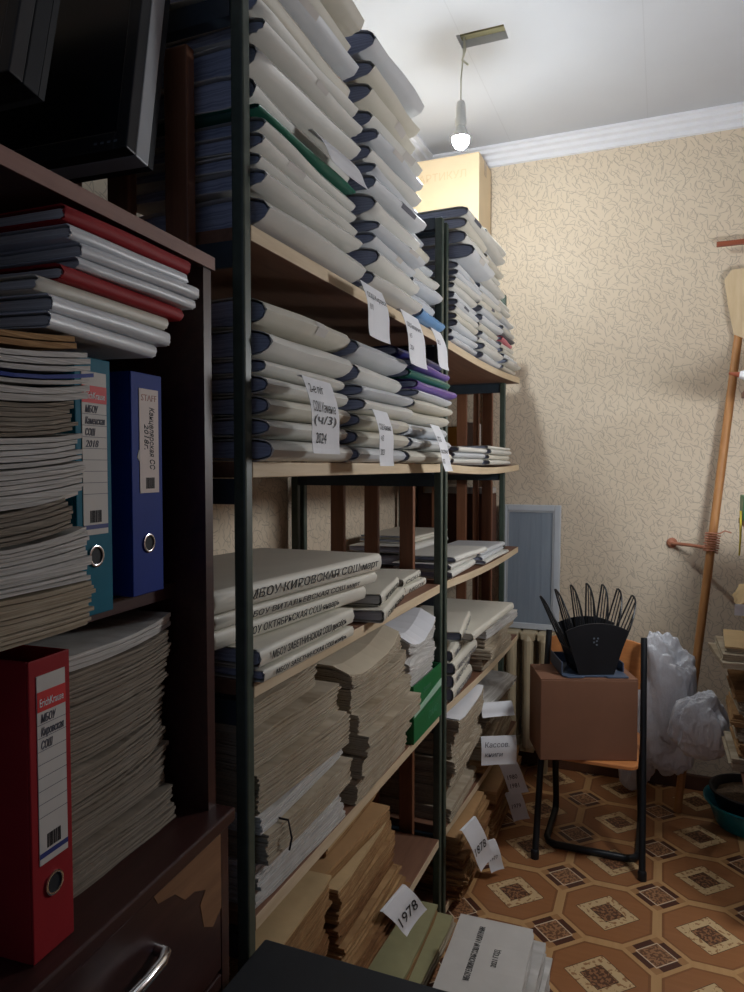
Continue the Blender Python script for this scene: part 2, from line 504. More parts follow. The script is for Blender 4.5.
# ------------------------------------------------------------------ pendant lamp
LX, LY, LZ = -0.726, 2.665, 2.735
t = thing('pendant_bulb', 'bare glowing bulb on a thin cord under the torn ceiling opening', 'lamp', (LX, LY, LZ))
MB().tube([(.015, -.01, ZC + .06 - LZ), (.012, -.008, ZC - LZ - .02), (.0, 0, .22), (0, 0, .12)], .0028, 6).build('cord', M['cord'], t, True)
MB().tube([(.012, -.008, ZC - LZ + .03), (.02, -.012, ZC - LZ - .02), (.006, -.004, ZC - LZ - .05), (.03, -.01, ZC - LZ - .075)], .004, 6).build('cord_knot', M['cord'], t, True)
MB().lathe([(.006, .14), (.014, .135), (.018, .12), (.019, .075), (.0215, .07), (.0215, .05), (.018, .045)], 20).build('socket', M['socket'], t, True)
MB().lathe([(.014, .046), (.018, .04), (.030, .012), (.0335, .004), (.0335, .0005)], 24).build('bulb_body', M['socket'], t, True)
MB().lathe([(.002, -.040), (.012, -.038), (.022, -.031), (.030, -.018), (.033, -.004), (.033, 0)], 24).build('bulb_dome', M['bulb'], t, True)
# added fill light: an invented globe hanging low on the right, outside the frame
SX, SY, SZ = .47, 2.34, 1.74
t = thing('fill_globe', 'added fill light, an unseen frosted globe on a cord over the right side of the aisle', 'lamp', (SX, SY, SZ))
MB().tube([(0, 0, ZC - SZ), (0, 0, .15)], .003, 6).build('cord', M['cord'], t, True)
MB().lathe([(.006, .165), (.02, .16), (.032, .135), (.034, .098), (.03, .094)], 20).build('holder', M['socket'], t, True)
MB().lathe([(.002, -.1)] + [(.1 * math.sin(R(a)), -.1 * math.cos(R(a))) for a in range(12, 163, 10)] + [(.002, .0955)], 28).build('globe', M['fill_glow'], t, True)

# ------------------------------------------------------------------ folders, bundles, notes
def lens(D, h, p, n=9, back=.7):
    """upper and lower outline from the back edge to the nose at x=0; z about the middle"""
    rn = min(D * .45, h * p)
    pts = []
    for k in range(n):
        s = k / (n - 1)
        x = -rn * (1 - s) if k else -rn
        hz = .5 * h * math.sqrt(max(0.0, 1 - ((x + rn) / rn) ** 2.2)) if rn else .5 * h
        pts.append((x, hz))
    return [(-D, .5 * h * back)] + pts

def folder(loc, rotz, L, D, h, cover, label, group, seed, pages=None, nose=1.2, wob=1.0, name='document_folder', cat='folder', tilt=0.0, sticker=None, words=None, ink=None, wpos=(.08, .78)):
    """soft wrapped file: a cover folded round a rounded spine (nose, +x) with sheets showing at both ends"""
    rr = random.Random(seed)
    root = thing(name, label, cat, loc, rotz, group)
    if tilt: root.rotation_euler.y = tilt
    NY = 7
    up = lens(D, h, nose)
    th = min(.0022, h * .1)
    ph = [rr.uniform(0, 6.28) for _ in range(4)]
    skew = rr.uniform(-.25, .25) * h
    def warp(x, y, z):
        s = y / L
        k = max(0.0, 1 + x / (2.2 * h))
        a = (math.sin(ph[0] + s * 4) * .0035 + math.sin(ph[1] + s * 9) * .0018) * wob
        squeeze = 1 - .10 * wob * (.5 + .5 * math.sin(ph[2] + s * 5)) * k
        return (x + a * k, y + math.sin(ph[3] + z / h * 2) * .002, h * .5 + z * squeeze + skew * k * .15)
    outer = [(x, -z) for x, z in up[:-1]] + [(up[-1][0], 0)] + [(x, z) for x, z in reversed(up[:-1])]
    inner = [(x - th * (1.6 if i == len(up) - 1 else .2), z * (1 - 2 * th / h)) for i, (x, z) in enumerate(outer)]
    loop = outer + inner[::-1]
    e0 = [rr.uniform(-.004, .004) for _ in loop]
    rings = []
    for j in range(NY + 1):
        y = L * j / NY
        rings.append([warp(x, y + (e0[i] if j in (0, NY) else 0) * .6, z) for i, (x, z) in enumerate(loop)])
    b = MB(); n = len(loop)
    b.loft(rings, 0, True, False)
    m = len(outer)
    for j in (0, NY):
        o = j * n
        fs = [(o + i, o + i + 1, o + n - 2 - i, o + n - 1 - i) for i in range(m - 1)]
        b.f += fs; b.mi += [0] * len(fs)
    b.build('cover', cover, root, True)
    pg = [(x - .005 if x > -D + .01 else x + .004, z * (1 - 3 * th / h)) for x, z in inner]
    b = MB()
    i0 = rr.uniform(.003, .007)
    b.loft([[warp(x, y, z) for x, z in pg] for y in [i0 + (L - 2 * i0) * j / 4 for j in range(5)]])
    b.build('sheets', pages or M['ends'], root)
    if sticker:
        y0, y1, mat = sticker
        b = MB()
        zs = (-.26 * h, .26 * h)
        g = []
        for y in (y0 * L, (y0 + y1) * .5 * L, y1 * L):
            ring = []
            for z in (zs[0], 0, zs[1]):
                xx = 0
                for k in range(1, len(up) - 1):
                    if up[k][1] >= abs(z) >= up[k + 1][1]:
                        f = (up[k][1] - abs(z)) / max(1e-6, up[k][1] - up[k + 1][1])
                        xx = up[k][0] + (up[k + 1][0] - up[k][0]) * f
                p = warp(xx, y, z)
                ring.append((p[0] + .0012, p[1], p[2]))
            g.append(ring)
        b.loft(g, 0, False, False).build('sticker', mat, root)
    if words:
        sz = h * .55
        text(words, sz, ink or M['ink'], root, Matrix.Translation((.0043, L * wpos[0], h * .32)) @ AX_X, fit=L * wpos[1], shear=.22, name='spine_title')
    return root

def bundle(loc, rotz, L, D, h, mat, label, group, seed, layer=.0048, jit=.0030, bow=0.0, cat='paper bundle', name='paper_bundle', curl=0.0, top=None, tie=None, taper=0.0, base=0.0):
    """stack of loose sheets; x runs 0 (front) to -D, y 0..L, bow lifts the ends with height, curl rolls the front edge down"""
    rr = random.Random(seed)
    n = max(2, int(h / layer))
    dz = h / n
    b = MB(); NYY = 6
    dx = dy = 0.0
    def lift(x, y, z):
        s = 2 * y / L - 1
        e = (base + bow * (z / h)) * (s * s + .5 * s)
        c = -curl * max(0.0, 1 + x / .12) ** 2 * (z / h)
        return z + e + c + .0012 * math.sin(y * 31 + seed) * (z / h)
    for k in range(n):
        dx = dx * .6 + rr.uniform(-jit, jit); dy = dy * .6 + rr.uniform(-jit, jit)
        z0 = k * dz; z1 = z0 + dz * rr.uniform(.70, .92)
        dd = D * rr.uniform(.97, 1.0)
        sl = -taper * k / n
        y0 = dy; y1 = L + dy + rr.uniform(-jit, jit)
        ys = [y0 + (y1 - y0) * j / NYY for j in range(NYY + 1)]
        xs = (dx + sl, dx + sl - .05, -dd + dx + sl)
        rings = []
        cut = rr.uniform(0, .006)
        for j, y in enumerate(ys):
            f0 = xs[0] - (cut if j in (0, NYY) else 0) + rr.uniform(-.0015, .0015)
            rings.append([(f0, y, lift(f0, y, z0)), (f0, y, lift(f0, y, z1)), (xs[1], y, lift(xs[1], y, z1)), (xs[2], y, lift(xs[2], y, z1)), (xs[2], y, lift(xs[2], y, z0)), (xs[1], y, lift(xs[1], y, z0))])
        b.loft(rings, 1 if (top and k >= n - 1) else 0)
    mats = [mat, top] if top else [mat]
    if tie is None:
        o = b.build(name, mats, None, loc=loc, rotz=rotz)
        return tag(o, label, cat, group)
    root = thing(name, label, cat, loc, rotz, group)
    b.build('sheets', mats, root)
    tb = MB(); y = L * tie[0]
    tb.tube([(-.08, y, lift(-.08, y, h) + .004), (.006, y, lift(0, y, h) + .004), (.013, y, h * .5), (.008, y, .004)], .002, 6)
    tb.build('string', tie[1], root, True)
    return root

def note(loc, rotz, w, h, curl, label, group, lines=(), ink=None, skew=0.0, name='paper_tag', cat='paper tag', size=None, mat=None, droop=.0):
    """sheet that bends over an edge and hangs; local x is outward, y across, z down"""
    root = thing(name, label, cat, loc, rotz, group)
    NS, NW = 14, 6
    def S(y, s, off=0.0):
        if s < 0:
            return Vector((s * .008, y, -.0012 * s * s + off))
        return Vector((curl * (s * s) + .008 * math.sin(s * 4.4) + .004 * (2 * y / w) ** 2 * s + off, y + skew * s, -h * s + droop * (y / w) * s))
    T = .0007
    rows = [-1.0, -.5, 0.0] + [(k + 1) / NS for k in range(NS)]
    rings = []
    for s in rows:
        f = [S(-w / 2 + w * k / NW, s, 0) for k in range(NW + 1)]
        g = [S(-w / 2 + w * k / NW, s, T) for k in range(NW + 1)]
        rings.append(f + g[::-1])
    MB().loft(rings).build('sheet', mat or M['tag'], root)
    for (s, txt, k) in lines:
        def fn(c, s=s):
            ss = s - c.z / h
            return S(c.y, max(0.0, min(1.0, ss)), T + .0012 + c.x * .2)
        text(txt, (size or .03) * k, ink or M['ink'], root, Matrix.Translation((0, -w * .42, 0)) @ AX_X, shear=.15, name='handwriting', fit=w * .8 if len(txt) * (size or .03) * k * .5 > w * .8 else None, fn=fn)
    return root

# ------------------------------------------------------------------ shelving racks
FX, BX = -0.655, -1.165            # front and rear plane
LEVELS = (0.04, 0.305, 0.715, 1.127, 1.507, 1.905)     # upper faces of the boards
def rack(y0, y1, label, bow, twin, front_dx, over):
    t = thing('shelving_rack', label, 'rack', (0, y0, 0), 0, 'green steel shelving racks')
    W = y1 - y0
    H = 2.27
    pw = .012
    for y in (0.0, W):
        for x in (FX, BX):
            px = x - (front_dx if (x == FX and y > 0) else 0)
            MB().box(px - pw, y - pw, 0, px + pw, y + pw, H).build('post', M['steel'], t, bevel=.004)
    for y in (0.0, W):
        s = 1 if y == 0 else -1
        for z in LEVELS[1:]:
            MB().box(BX + pw, y - .004, z - .072, FX - pw - (front_dx if y > 0 else 0), y + .004, z - .029).box(BX + pw, min(y, y + s * .03), z - .033, FX - pw - (front_dx if y > 0 else 0), max(y, y + s * .03), z - .029).build('end_rail', M['steel_blue'], t)
        MB().box(BX + pw, y - .012, H - .035, FX - pw - (front_dx if y > 0 else 0), y + .012, H).build('end_rail', M['steel_blue'], t)
        for x in (-.765, -.889, -1.012):
            if y == 0 and over: continue
            yy = y - s * (.083 if over else .016)
            MB().box(x - .024, yy - .011, 1.80 if y == 0 else .0, x + .024, yy + .011, 2.2).build('end_slat', M['slat'], t, bevel=.003)
    for z in LEVELS:
        th = .027
        b = MB()
        n = 10
        ya, yb = pw + .002, W - pw - .002
        if over:
            yb = W + over
        def fx(y):
            s = (y - ya) / (yb - ya)
            return FX + .010 + bow * s
        def sag(y):
            s = (y - ya) / (yb - ya)
            return -.012 * math.sin(math.pi * s) if over else 0.0
        r = []
        for k in range(n + 1):
            y = ya + (yb - ya) * k / n
            r.append([(BX - .01, y, z - th + sag(y)), (fx(y), y, z - th + sag(y)), (fx(y), y, z + sag(y)), (BX - .01, y, z + sag(y))])
        o = len(b.f)
        b.loft(r)
        for k in range(n):
            b.mi[o + k * 4 + 1] = 1        # raw front edge
        b.build('shelf_board', [M['board'], M['ply_edge']], t, bevel=.002)
    return t
RY0, RY1, RY2, RY3 = 1.03, 2.162, 2.214, 3.232
def on_board(level, y, L=0.0):
    """height of a board's upper face under something spanning y..y+L (far boards sag in the middle)"""
    if y < RY2:
        return level + .0004
    def sg(yy):
        q = (yy - RY2 - .014) / (RY3 - RY2 + .07 - .014)
        return -.012 * math.sin(math.pi * min(1, max(0, q)))
    return level + max(sg(y), sg(y + L)) + .0004
rack(RY0, RY1, 'green steel shelving rack nearest the dark cabinet, stuffed with white folders', 0.0, True, 0.0, 0.0)
rack(RY2, RY3, 'green steel shelving rack next to the grey panel, farther from the cabinet', .03, True, .022, .07)

# ---- upper two shelves of the near rack
CM = [M['folder_a'], M['folder_b'], M['folder_c'], M['folder_a'], M['folder_b']]
def column(y, L, x, z, hs, where, group, seed, lean=0.0, D=.30, covers=None, jx=.012, jy=.012, wob=1.0, nose=1.2, yaw=.03, shift=None, names=None, stick=.25):
    rr = random.Random(seed)
    n = len(hs)
    z = on_board(z, y, L)
    zz = z
    for i, h in enumerate(hs):
        cov = (covers or {}).get(i) or CM[rr.randrange(5)]
        sx = (shift or {}).get(i, 0.0)
        colour = {M['purple']: 'purple film folder', M['green_film']: 'green film folder', M['navy']: 'navy film folder', M['sky_blue']: 'sky blue wrapped folder',
                  M['pink']: 'pink folder', M['grey_cover']: 'dark grey folder'}.get(cov, 'bulging white folder' if h > .05 else 'white folder')
        st = None
        if rr.random() < stick and cov in CM:
            a = rr.uniform(.15, .6); st = (a, a + rr.uniform(.12, .3), M['label'] if rr.random() < .75 else M['ink_grey'])
        folder((x + rr.uniform(-jx, jx) + sx - lean * (zz - z), y + rr.uniform(-jy, jy), zz + .0004), rr.uniform(-yaw, yaw), L * rr.uniform(.95, 1.0), D * rr.uniform(.94, 1.0), h * .965, cov,
               '%s, %s %s' % (colour, ordn(i, n), where), group, seed * 100 + i, nose=rr.uniform(.9, 1.4) * nose, wob=wob, sticker=st)
        zz += h
    return zz
G = 'white document folders on the rack shelves'
ZT = LEVELS[5]
column(1.062, .42, -.628, ZT, [.062, .036, .03, .034, .03, .008, .062, .058, .034, .04, .05, .045, .05, .055], 'of the nearest top-shelf column', G, 11, jx=.012, covers={5: M['green_film']}, shift={5: .004})
column(1.515, .335, -.606, ZT, [.045, .05, .034, .03, .06, .036, .03, .042, .034, .05, .055, .05, .06], 'of the middle top-shelf column of the near rack', G, 12, jx=.014)
column(1.868, .258, -.632, ZT, [.04, .05, .036, .045, .04, .05, .04, .045, .035], 'of the far top-shelf column of the near rack', G, 13, lean=.22, covers={0: M['sky_blue']}, shift={0: .012})
ZS = LEVELS[4]
column(1.06, .34, -.618, ZS, [.042, .036, .038, .034, .028, .055, .055], 'of the nearest second-shelf column', G, 14, jx=.008)
column(1.415, .315, -.603, ZS, [.036, .038, .036, .034, .028, .05, .052], 'of the middle second-shelf column of the near rack', G, 15, jx=.008)
column(1.75, .37, -.600, ZS, [.036, .036, .036, .034, .03, .022, .026, .03, .026, .032], 'of the far second-shelf column of the near rack', G, 16, jx=.008,
       covers={5: M['folder_b'], 6: M['purple'], 7: M['green_film'], 8: M['purple'], 9: M['navy']}, shift={5: .02, 6: .012, 9: -.03})
# ---- top shelf of the far rack
G2 = 'thin white folders on the far rack'
def thin(n, a, b2, seed):
    rr = random.Random(seed)
    return [rr.uniform(a, b2) for _ in range(n)]
h1 = thin(11, .02, .028, 1) + [.05, .045, .04, .035]
column(2.262, .325, -.628, ZT, h1, 'of the first top-shelf column in the far rack', G2, 21, shift={11: .05, 12: .045, 13: .045, 14: .03}, wob=.6, nose=1.0, stick=.1)
column(2.605, .325, -.62, ZT, thin(15, .022, .033, 2) + [.03, .03], 'of the middle top-shelf column in the far rack', G2, 22, wob=.6, nose=1.0, stick=.1, shift={16: .02, 15: .02, 10: .02})
column(2.95, .258, -.606, ZT, thin(13, .018, .03, 3), 'of the last top-shelf column in the far rack', G2, 23, wob=.6, nose=1.0, covers={5: M['pink'], 6: M['grey_cover']}, lean=.12, stick=.1)
# ---- second shelf of the far rack
column(2.27, .40, -.63, ZS, [.022, .02, .018], 'of the low pile beside the double posts', G2, 24, wob=.5, nose=.8, stick=0)
column(2.72, .47, -.622, ZS, [.022, .02, .022, .012], 'of the far low second-shelf pile', G2, 25, wob=.5, nose=.8, covers={2: M['folder_a']}, stick=0)

# ---- near rack, third shelf: long ledgers with printed spines
Z3 = LEVELS[3] + .0004
G3 = 'long ledgers with printed spines'
def ledger(x, y, z, L, h, words, label, seed, yaw, D=.36, nose=.28, ink=None, pages=None, wpos=(.08, .78)):
    return folder((x, y, z), yaw, L, D, h, M['folder_c'], label, G3, seed, pages=pages or M['sheets_white'], nose=nose, wob=.35, name='ledger', cat='ledger', words=words, ink=ink, wpos=wpos)
ledger(-.628, 1.052, Z3, .37, .022, 'МБОУ ЗАВЕТНИНСКАЯ СОШ ноябрь', 'thin ledger lying directly on the board, under the december ledger', 31, R(-1), pages=M['ends'])
ledger(-.636, 1.052, Z3 + .0225, .39, .034, 'МБОУ ЗАВЕТНИНСКАЯ СОШ декабрь', 'ledger with dark open end, second from the bottom of the ledger pile', 32, R(-1), pages=M['ends'])
ledger(-.697, .985, Z3 + .057, .56, .034, 'МБОУ ОКТЯБРЬСКАЯ СОШ январь', 'ledger with the january title, third from the bottom of the ledger pile', 33, R(-5), wpos=(.15, .62))
ledger(-.697, .985, Z3 + .0915, .60, .026, 'МБОУ ВИТАЛЬЕВСКАЯ СОШ март', 'ledger half hidden under the topmost march ledger', 34, R(-6), wpos=(.155, .70))
ledger(-.697, .985, Z3 + .119, .625, .042, 'МБОУ КИРОВСКАЯ СОШ март', 'thick ledger with the march title on top of the ledger pile', 35, R(-6), wpos=(.165, .80))
ledger(-.605, 1.56, Z3, .33, .03, 'СОШ ФЕВРАЛЬ', 'slanting white ledger at the far end of the ledger pile', 36, R(11), D=.22)
ledger(-.625, 1.60, Z3 + .0312, .28, .03, 'КИРОВСКАЯ СОШ', 'upper slanting ledger leaning toward the double posts', 37, R(12), D=.20)
ledger(-.675, 1.91, Z3, .21, .024, 'МБОУ', 'short ledger with dark end close to the double posts', 38, R(2), D=.24, pages=M['ends'])
ledger(-.685, 1.915, Z3 + .0245, .21, .022, 'СОШ', 'upper short ledger close to the double posts', 39, R(4), D=.24)
ledger(-.955, 1.55, Z3, .36, .03, 'МБОУ КИРОВСКАЯ', 'ledger lying at the back of the third shelf by the rear post', 40, R(-3), D=.17, pages=M['ends'])
ledger(-.965, 1.56, Z3 + .0305, .34, .022, 'СОШ май', 'thin ledger on top of the one by the rear post', 41, R(-2), D=.17, pages=M['ends'])
# ---- far rack, third shelf
G4 = 'folders on the third shelf of the far rack'
column(2.262, .36, -.628, LEVELS[3], [.026, .026, .022], 'of the third-shelf pile behind the double posts', G4, 42, D=.21, wob=.5, nose=.7, stick=.0, yaw=.06)
column(2.68, .42, -.63, LEVELS[3], [.014, .018, .02], 'of the third-shelf pile at the far end', G4, 43, D=.21, wob=.5, nose=.7, stick=0)
column(2.50, .50, -.875, LEVELS[3], [.05, .03], 'of the dark pile at the back of the third shelf', G4, 44, wob=.4, nose=.5, covers={0: M['grey_cover']}, stick=0, D=.26)
column(2.60, .42, -.885, LEVELS[3] + .0808, [.016, .012], 'of the loose folders on the dark pile', G4, 45, wob=.6, nose=.5, stick=0, D=.24)

# ---- near rack, fourth shelf: tall stacks of loose sheets and a green carton
Z4 = LEVELS[2]
GB = 'stacks of loose sheets on the racks'
GS_NAME = 'yellowed files on the right rack'
def stack(x, y, z, L, D, specs, where, seed, group=GB, yaw=.04, jx=.012):
    rr = random.Random(seed); zz = (on_board(z, y, L) if group not in (GS_NAME,) else z) + .0006; n = len(specs); cum = 0.0
    for i, sp in enumerate(specs):
        h, mat, desc = sp[0], sp[1], sp[2]
        kw = dict(sp[3]) if len(sp) > 3 else {}
        sx = kw.pop('sx', 0.0); sy = kw.pop('sy', 0.0); ll = kw.pop('L', L); yw = kw.pop('yaw', None)
        up = kw.pop('up', 0.0)
        kw['base'] = cum; cum += kw.get('bow', 0.0)
        bundle((x + sx + rr.uniform(-jx, jx), y + sy + rr.uniform(-.008, .008), zz), yw if yw is not None else rr.uniform(-yaw, yaw), ll, D * rr.uniform(.95, 1), h, mat,
               '%s, %s %s' % (desc, ordn(i, n), where), group, seed * 50 + i, **kw)
        zz += h + .0019 + up
    return zz
CR, WH, AG, BR = M['sheets_cream'], M['sheets_white'], M['sheets_aged'], M['sheets_brown']
stack(-.650, 1.06, Z4, .365, .30, [
    (.032, WH, 'pale sheaf', dict(layer=.006)), (.045, WH, 'whitish sheaf', dict(layer=.007, top=M['tag'], sx=.01)),
    (.055, CR, 'cream sheaf', dict(sx=.012, tie=(.15, M['black_tie']))), (.03, WH, 'pale sheaf', dict(layer=.005, sx=.008)),
    (.07, CR, 'thick cream sheaf', dict(sx=-.01, L=.36)), (.06, CR, 'cream sheaf', dict(sx=-.015, L=.35)), (.055, CR, 'curling cream sheaf', dict(sx=-.03, bow=.007, L=.32, curl=.012))],
    'of the loose stack beside the first post', 51)
stack(-.632, 1.488, Z4, .355, .30, [
    (.06, CR, 'cream sheaf', dict(sx=-.022)), (.05, CR, 'cream sheaf', dict(sx=-.004, L=.365)), (.05, CR, 'cream sheaf', dict(sx=.006)),
    (.045, CR, 'cream sheaf', dict(sx=-.008)), (.05, CR, 'yellowish sheaf', dict(sx=-.012, bow=.01)), (.055, CR, 'cream sheaf', dict(sx=-.03, curl=.03, bow=.012, top=M['cream_paper']))],
    'of the stack left of the green carton', 52)
t = thing('green_carton', 'shiny green carton with a pale band holding white sheets', 'carton', (-.955, 1.87, Z4 + .0004), 0)
gw, gl, gh = .318, .268, .165
b = MB(); b.box(0, 0, 0, gw, gl, .004); b.box(0, 0, .004, .004, gl, gh); b.box(gw - .004, 0, .004, gw, gl, gh); b.box(.004, 0, .004, gw - .004, .004, gh); b.box(.004, gl - .004, .004, gw - .004, gl, gh)
b.build('body', M['green_box'], t)
b = MB(); b.prism([(gw + .0012, .004), (gw, .004), (gw, .072), (gw + .0012, .072)], 1, .001, gl - .001)
b.prism([(.004, .075), (gl - .002, .095), (gl - .002, .118), (.004, .088)], 0, gw, gw + .0014, 1)
b.build('band', [M['green_box'], M['green_band']], t)
text('ОФИС', .03, M['green_pale'], t, Matrix.Translation((gw + .0016, .13, .03)) @ AX_X, shear=.3)
text('бумага', .022, M['green_pale'], t, Matrix.Translation((gw + .0016, .08, .125)) @ AX_X, shear=.3)
stack(-.652, 1.884, Z4 + .0045, .232, .28, [(.10, WH, 'white sheaf', dict(jit=.003, sx=.0)), (.08, WH, 'white sheaf', dict(sx=-.004, jit=.003, L=.235)),
    (.055, WH, 'drooping white sheaf', dict(sx=.0, curl=.03, bow=.015, L=.24)), (.065, WH, 'bent white sheaf', dict(sx=.0, up=.0, curl=.04, bow=.012, L=.245, top=M['tag']))], 'of the green carton sheets', 53, jx=.003, yaw=.01)
# ---- near rack, fifth shelf: aged files
Z5 = LEVELS[1]
GA = 'aged files on the low shelves'
stack(-.640, 1.065, Z5, .27, .30, [(.07, BR, 'browned file', dict(layer=.008, jit=.01)), (.06, AG, 'browned file', dict(layer=.008, jit=.01)), (.055, BR, 'browned file', dict(layer=.008, jit=.01)),
    (.05, AG, 'yellowed file', dict(layer=.008)), (.07, AG, 'yellowed file with printed cover', dict(layer=.006, top=M['aged_card'], L=.29))], 'of the aged stack beside the first post', 54, GA)
stack(-.630, 1.375, Z5, .36, .30, [(.05, BR, 'crumbling brown file', dict(layer=.008, jit=.012)), (.045, BR, 'crumbling brown file', dict(layer=.007, jit=.012, sx=.012)), (.04, AG, 'brown file', dict(layer=.006, jit=.01, sx=.012)),
    (.042, BR, 'ragged brown file', dict(layer=.007, jit=.012)), (.04, AG, 'yellow-brown file', dict(layer=.006, jit=.01, sx=-.01)), (.045, AG, 'yellowed printed file', dict(layer=.009, top=M['aged_card'], yaw=.05)),
    (.03, AG, 'flat kraft file', dict(layer=.010, top=M['kraft'], sx=-.05, sy=-.01, yaw=-.06)), (.028, AG, 'kraft file tucked under the board', dict(layer=.012, top=M['aged_card'], sx=-.06, sy=.05, yaw=.03))], 'of the aged stack carrying the 1978 note', 55, GA)
# lowest board, olive folders
stack(-.600, 1.72, LEVELS[0], .37, .32, [(.03, AG, 'olive card folder', dict(layer=.010, top=M['olive_card'])), (.03, CR, 'olive card folder', dict(layer=.010, top=M['olive_card'], sx=.015)), (.03, AG, 'olive card folder', dict(layer=.010, top=M['olive_card'], sx=-.012))],
      'of the pile at the double posts foot', 56, 'olive folders on the lowest board', yaw=.1)
# ---- far rack, lower shelves
G5 = 'printed folders on the fourth shelf of the far rack'
zz = on_board(LEVELS[2], 2.262, .36)
for i, (h, yaw, x, y, L) in enumerate([(.045, 3, -.63, 2.262, .32), (.045, 5, -.63, 2.262, .34), (.042, 2, -.626, 2.262, .36), (.04, 6, -.635, 2.265, .36)]):
    folder((x, y, zz), R(yaw), L, .28, h, M['folder_c'], 'white folder with faint printed spine, %s beside the green carton' % ordn(i, 4), G5, 600 + i, nose=.35, wob=.4, words='МБОУ СОШ', ink=M['ink_grey'])
    zz += h + .0005
folder((-.60, 2.40, zz + .0005), R(-2), .62, .34, .03, M['folder_c'], 'broad white folder lying across the fourth-shelf pile of the far rack', G5, 610, nose=.35, wob=.4, pages=WH)
folder((-.605, 2.27, zz + .031), R(10), .36, .24, .032, M['folder_c'], 'slanting white folder on top of the fourth-shelf pile', G5, 611, nose=.35, wob=.3, words='СОШ', ink=M['ink_grey'])
stack(-.615, 2.67, Z4, .47, .32, [(.045, CR, 'cream sheaf', {}), (.04, CR, 'cream sheaf', dict(sx=.012, yaw=.07)), (.035, CR, 'cream sheaf', dict(sx=-.01)), (.03, WH, 'pale sheaf', dict(sx=.006, yaw=-.06)), (.02, CR, 'thin cream sheaf', dict(sx=-.01))],
      'of the far fourth-shelf stack', 57)
stack(-.630, 2.265, Z5, .37, .30, [(.05, CR, 'cream sheaf', dict(sx=-.012)), (.06, CR, 'wavy cream sheaf', dict(sx=-.03, bow=.01)), (.05, CR, 'cream sheaf', dict(sx=-.02)), (.05, CR, 'cream sheaf', dict(sx=.0, curl=.01)), (.045, CR, 'cream sheaf', dict(sx=.006)),
      (.04, CR, 'cream sheaf', dict(sx=.012)), (.045, CR, 'thick book', dict(sx=.012, top=M['tag'], L=.36))], 'of the fifth-shelf stack behind the double posts', 58)
stack(-.612, 2.68, Z5, .45, .31, [(.05, AG, 'yellowed sheaf', dict(sx=-.01)), (.05, CR, 'cream sheaf', {}), (.05, CR, 'cream sheaf', dict(sx=.01, yaw=.05)), (.045, CR, 'cream sheaf', dict(sx=-.01)), (.045, CR, 'cream sheaf', dict(sx=.008)), (.04, WH, 'pale sheaf', dict(sx=.01, yaw=-.06, curl=.02))],
      'of the far fifth-shelf stack', 59)
Z0 = LEVELS[0]
stack(-.600, 2.27, Z0, .37, .32, [(.05, BR, 'crumbling brown file', dict(layer=.008, jit=.012)), (.05, AG, 'brown file', dict(layer=.007, jit=.012, sx=.01)), (.045, BR, 'ragged brown file', dict(layer=.007, jit=.012)), (.045, AG, 'brown file', dict(layer=.008, jit=.01, sx=-.012)), (.02, AG, 'kraft covered file', dict(layer=.010, top=M['kraft']))],
      'of the floor-level stack behind the double posts', 60, GA)
stack(-.585, 2.68, Z0, .50, .33, [(.05, BR, 'crumbling brown file', dict(layer=.008, jit=.012)), (.05, AG, 'brown file', dict(layer=.007, jit=.01)), (.05, BR, 'ragged brown file', dict(layer=.007, jit=.012)), (.05, AG, 'kraft covered file', dict(layer=.012, top=M['kraft']))],
      'of the far floor-level stack', 61, GA)

# ---- hanging notes
GT = 'hand-written notes hanging from the shelves'
note((-.594, 1.45, 1.905 - .015), 0, .125, .11, .012, 'blank-looking note under the top shelf, nearest of its three', GT, [(.28, 'СОШ Кировск.', 1), (.5, '1/1', 1.1)], skew=.035, size=.016)
note((-.594, 1.70, 1.905 - .025), 0, .135, .125, .015, 'middle note of the three hanging under the top shelf', GT, [(.3, 'СОШ Бесергенев.', 1), (.5, 'ч/3', 1), (.72, '2024', 1)], skew=.05, size=.016, ink=M['ink_grey'])
note((-.588, 1.905, 1.905 - .03), 0, .095, .10, .015, 'note hanging under the top shelf beside the double posts', GT, [(.4, '2023', 1)], skew=.05, size=.016, ink=M['ink_grey'])
note((-.566, 1.128, 1.652), R(4), .13, .13, .010, 'large note dated 2024 on the second-shelf folders nearest the cabinet', GT, [(.2, '2-е п/г', .9), (.44, 'СОШ Каменка', 1), (.6, '     (ч/3)', .9), (.86, ' 2024', 1.1)], skew=.035, size=.024)
note((-.572, 1.445, 1.62), R(4), .105, .12, .012, 'narrow note on the middle second-shelf folders', GT, [(.35, 'СОШ Каменка', 1), (.55, 'ч/3', 1), (.8, '2023', 1)], skew=.03, size=.018)
note((-.572, 1.845, 1.61), R(4), .105, .125, .02, 'curved note on the second-shelf folders beside the double posts', GT, [(.35, 'СОШ', 1), (.6, 'кассовые', 1), (.82, '2022', 1)], skew=.12, size=.018)
note((-.618, 1.30, 2.135), R(-4), .15, .045, .02, 'pointed loose sheet sticking out of the nearest top-shelf column', GT, [], skew=.06)
note((-.594, 1.60, .440), R(-6), .125, .115, .02, 'curled note reading 1978 on the aged files', GT, [(.72, '1978', 1.2)], skew=.10, size=.045)
note((-.572, 2.245, .325), R(-10), .11, .19, .02, 'curled note reading 1878 hanging at the foot of the double posts', GT, [(.65, '1878', 1.1)], skew=.12, size=.045)
note((-.556, 2.62, .485), R(-62), .135, .105, .014, 'wide white note sticking out below the fifth-shelf stacks', GT, [(.35, 'Кассов.', 1), (.7, 'книги', 1)], size=.026, ink=M['ink_grey'])
note((-.566, 2.86, .285), R(-48), .085, .12, .03, 'small note dangling below the wide note', GT, [(.5, '1980', 1), (.8, '1981', 1)], skew=.04, size=.026)
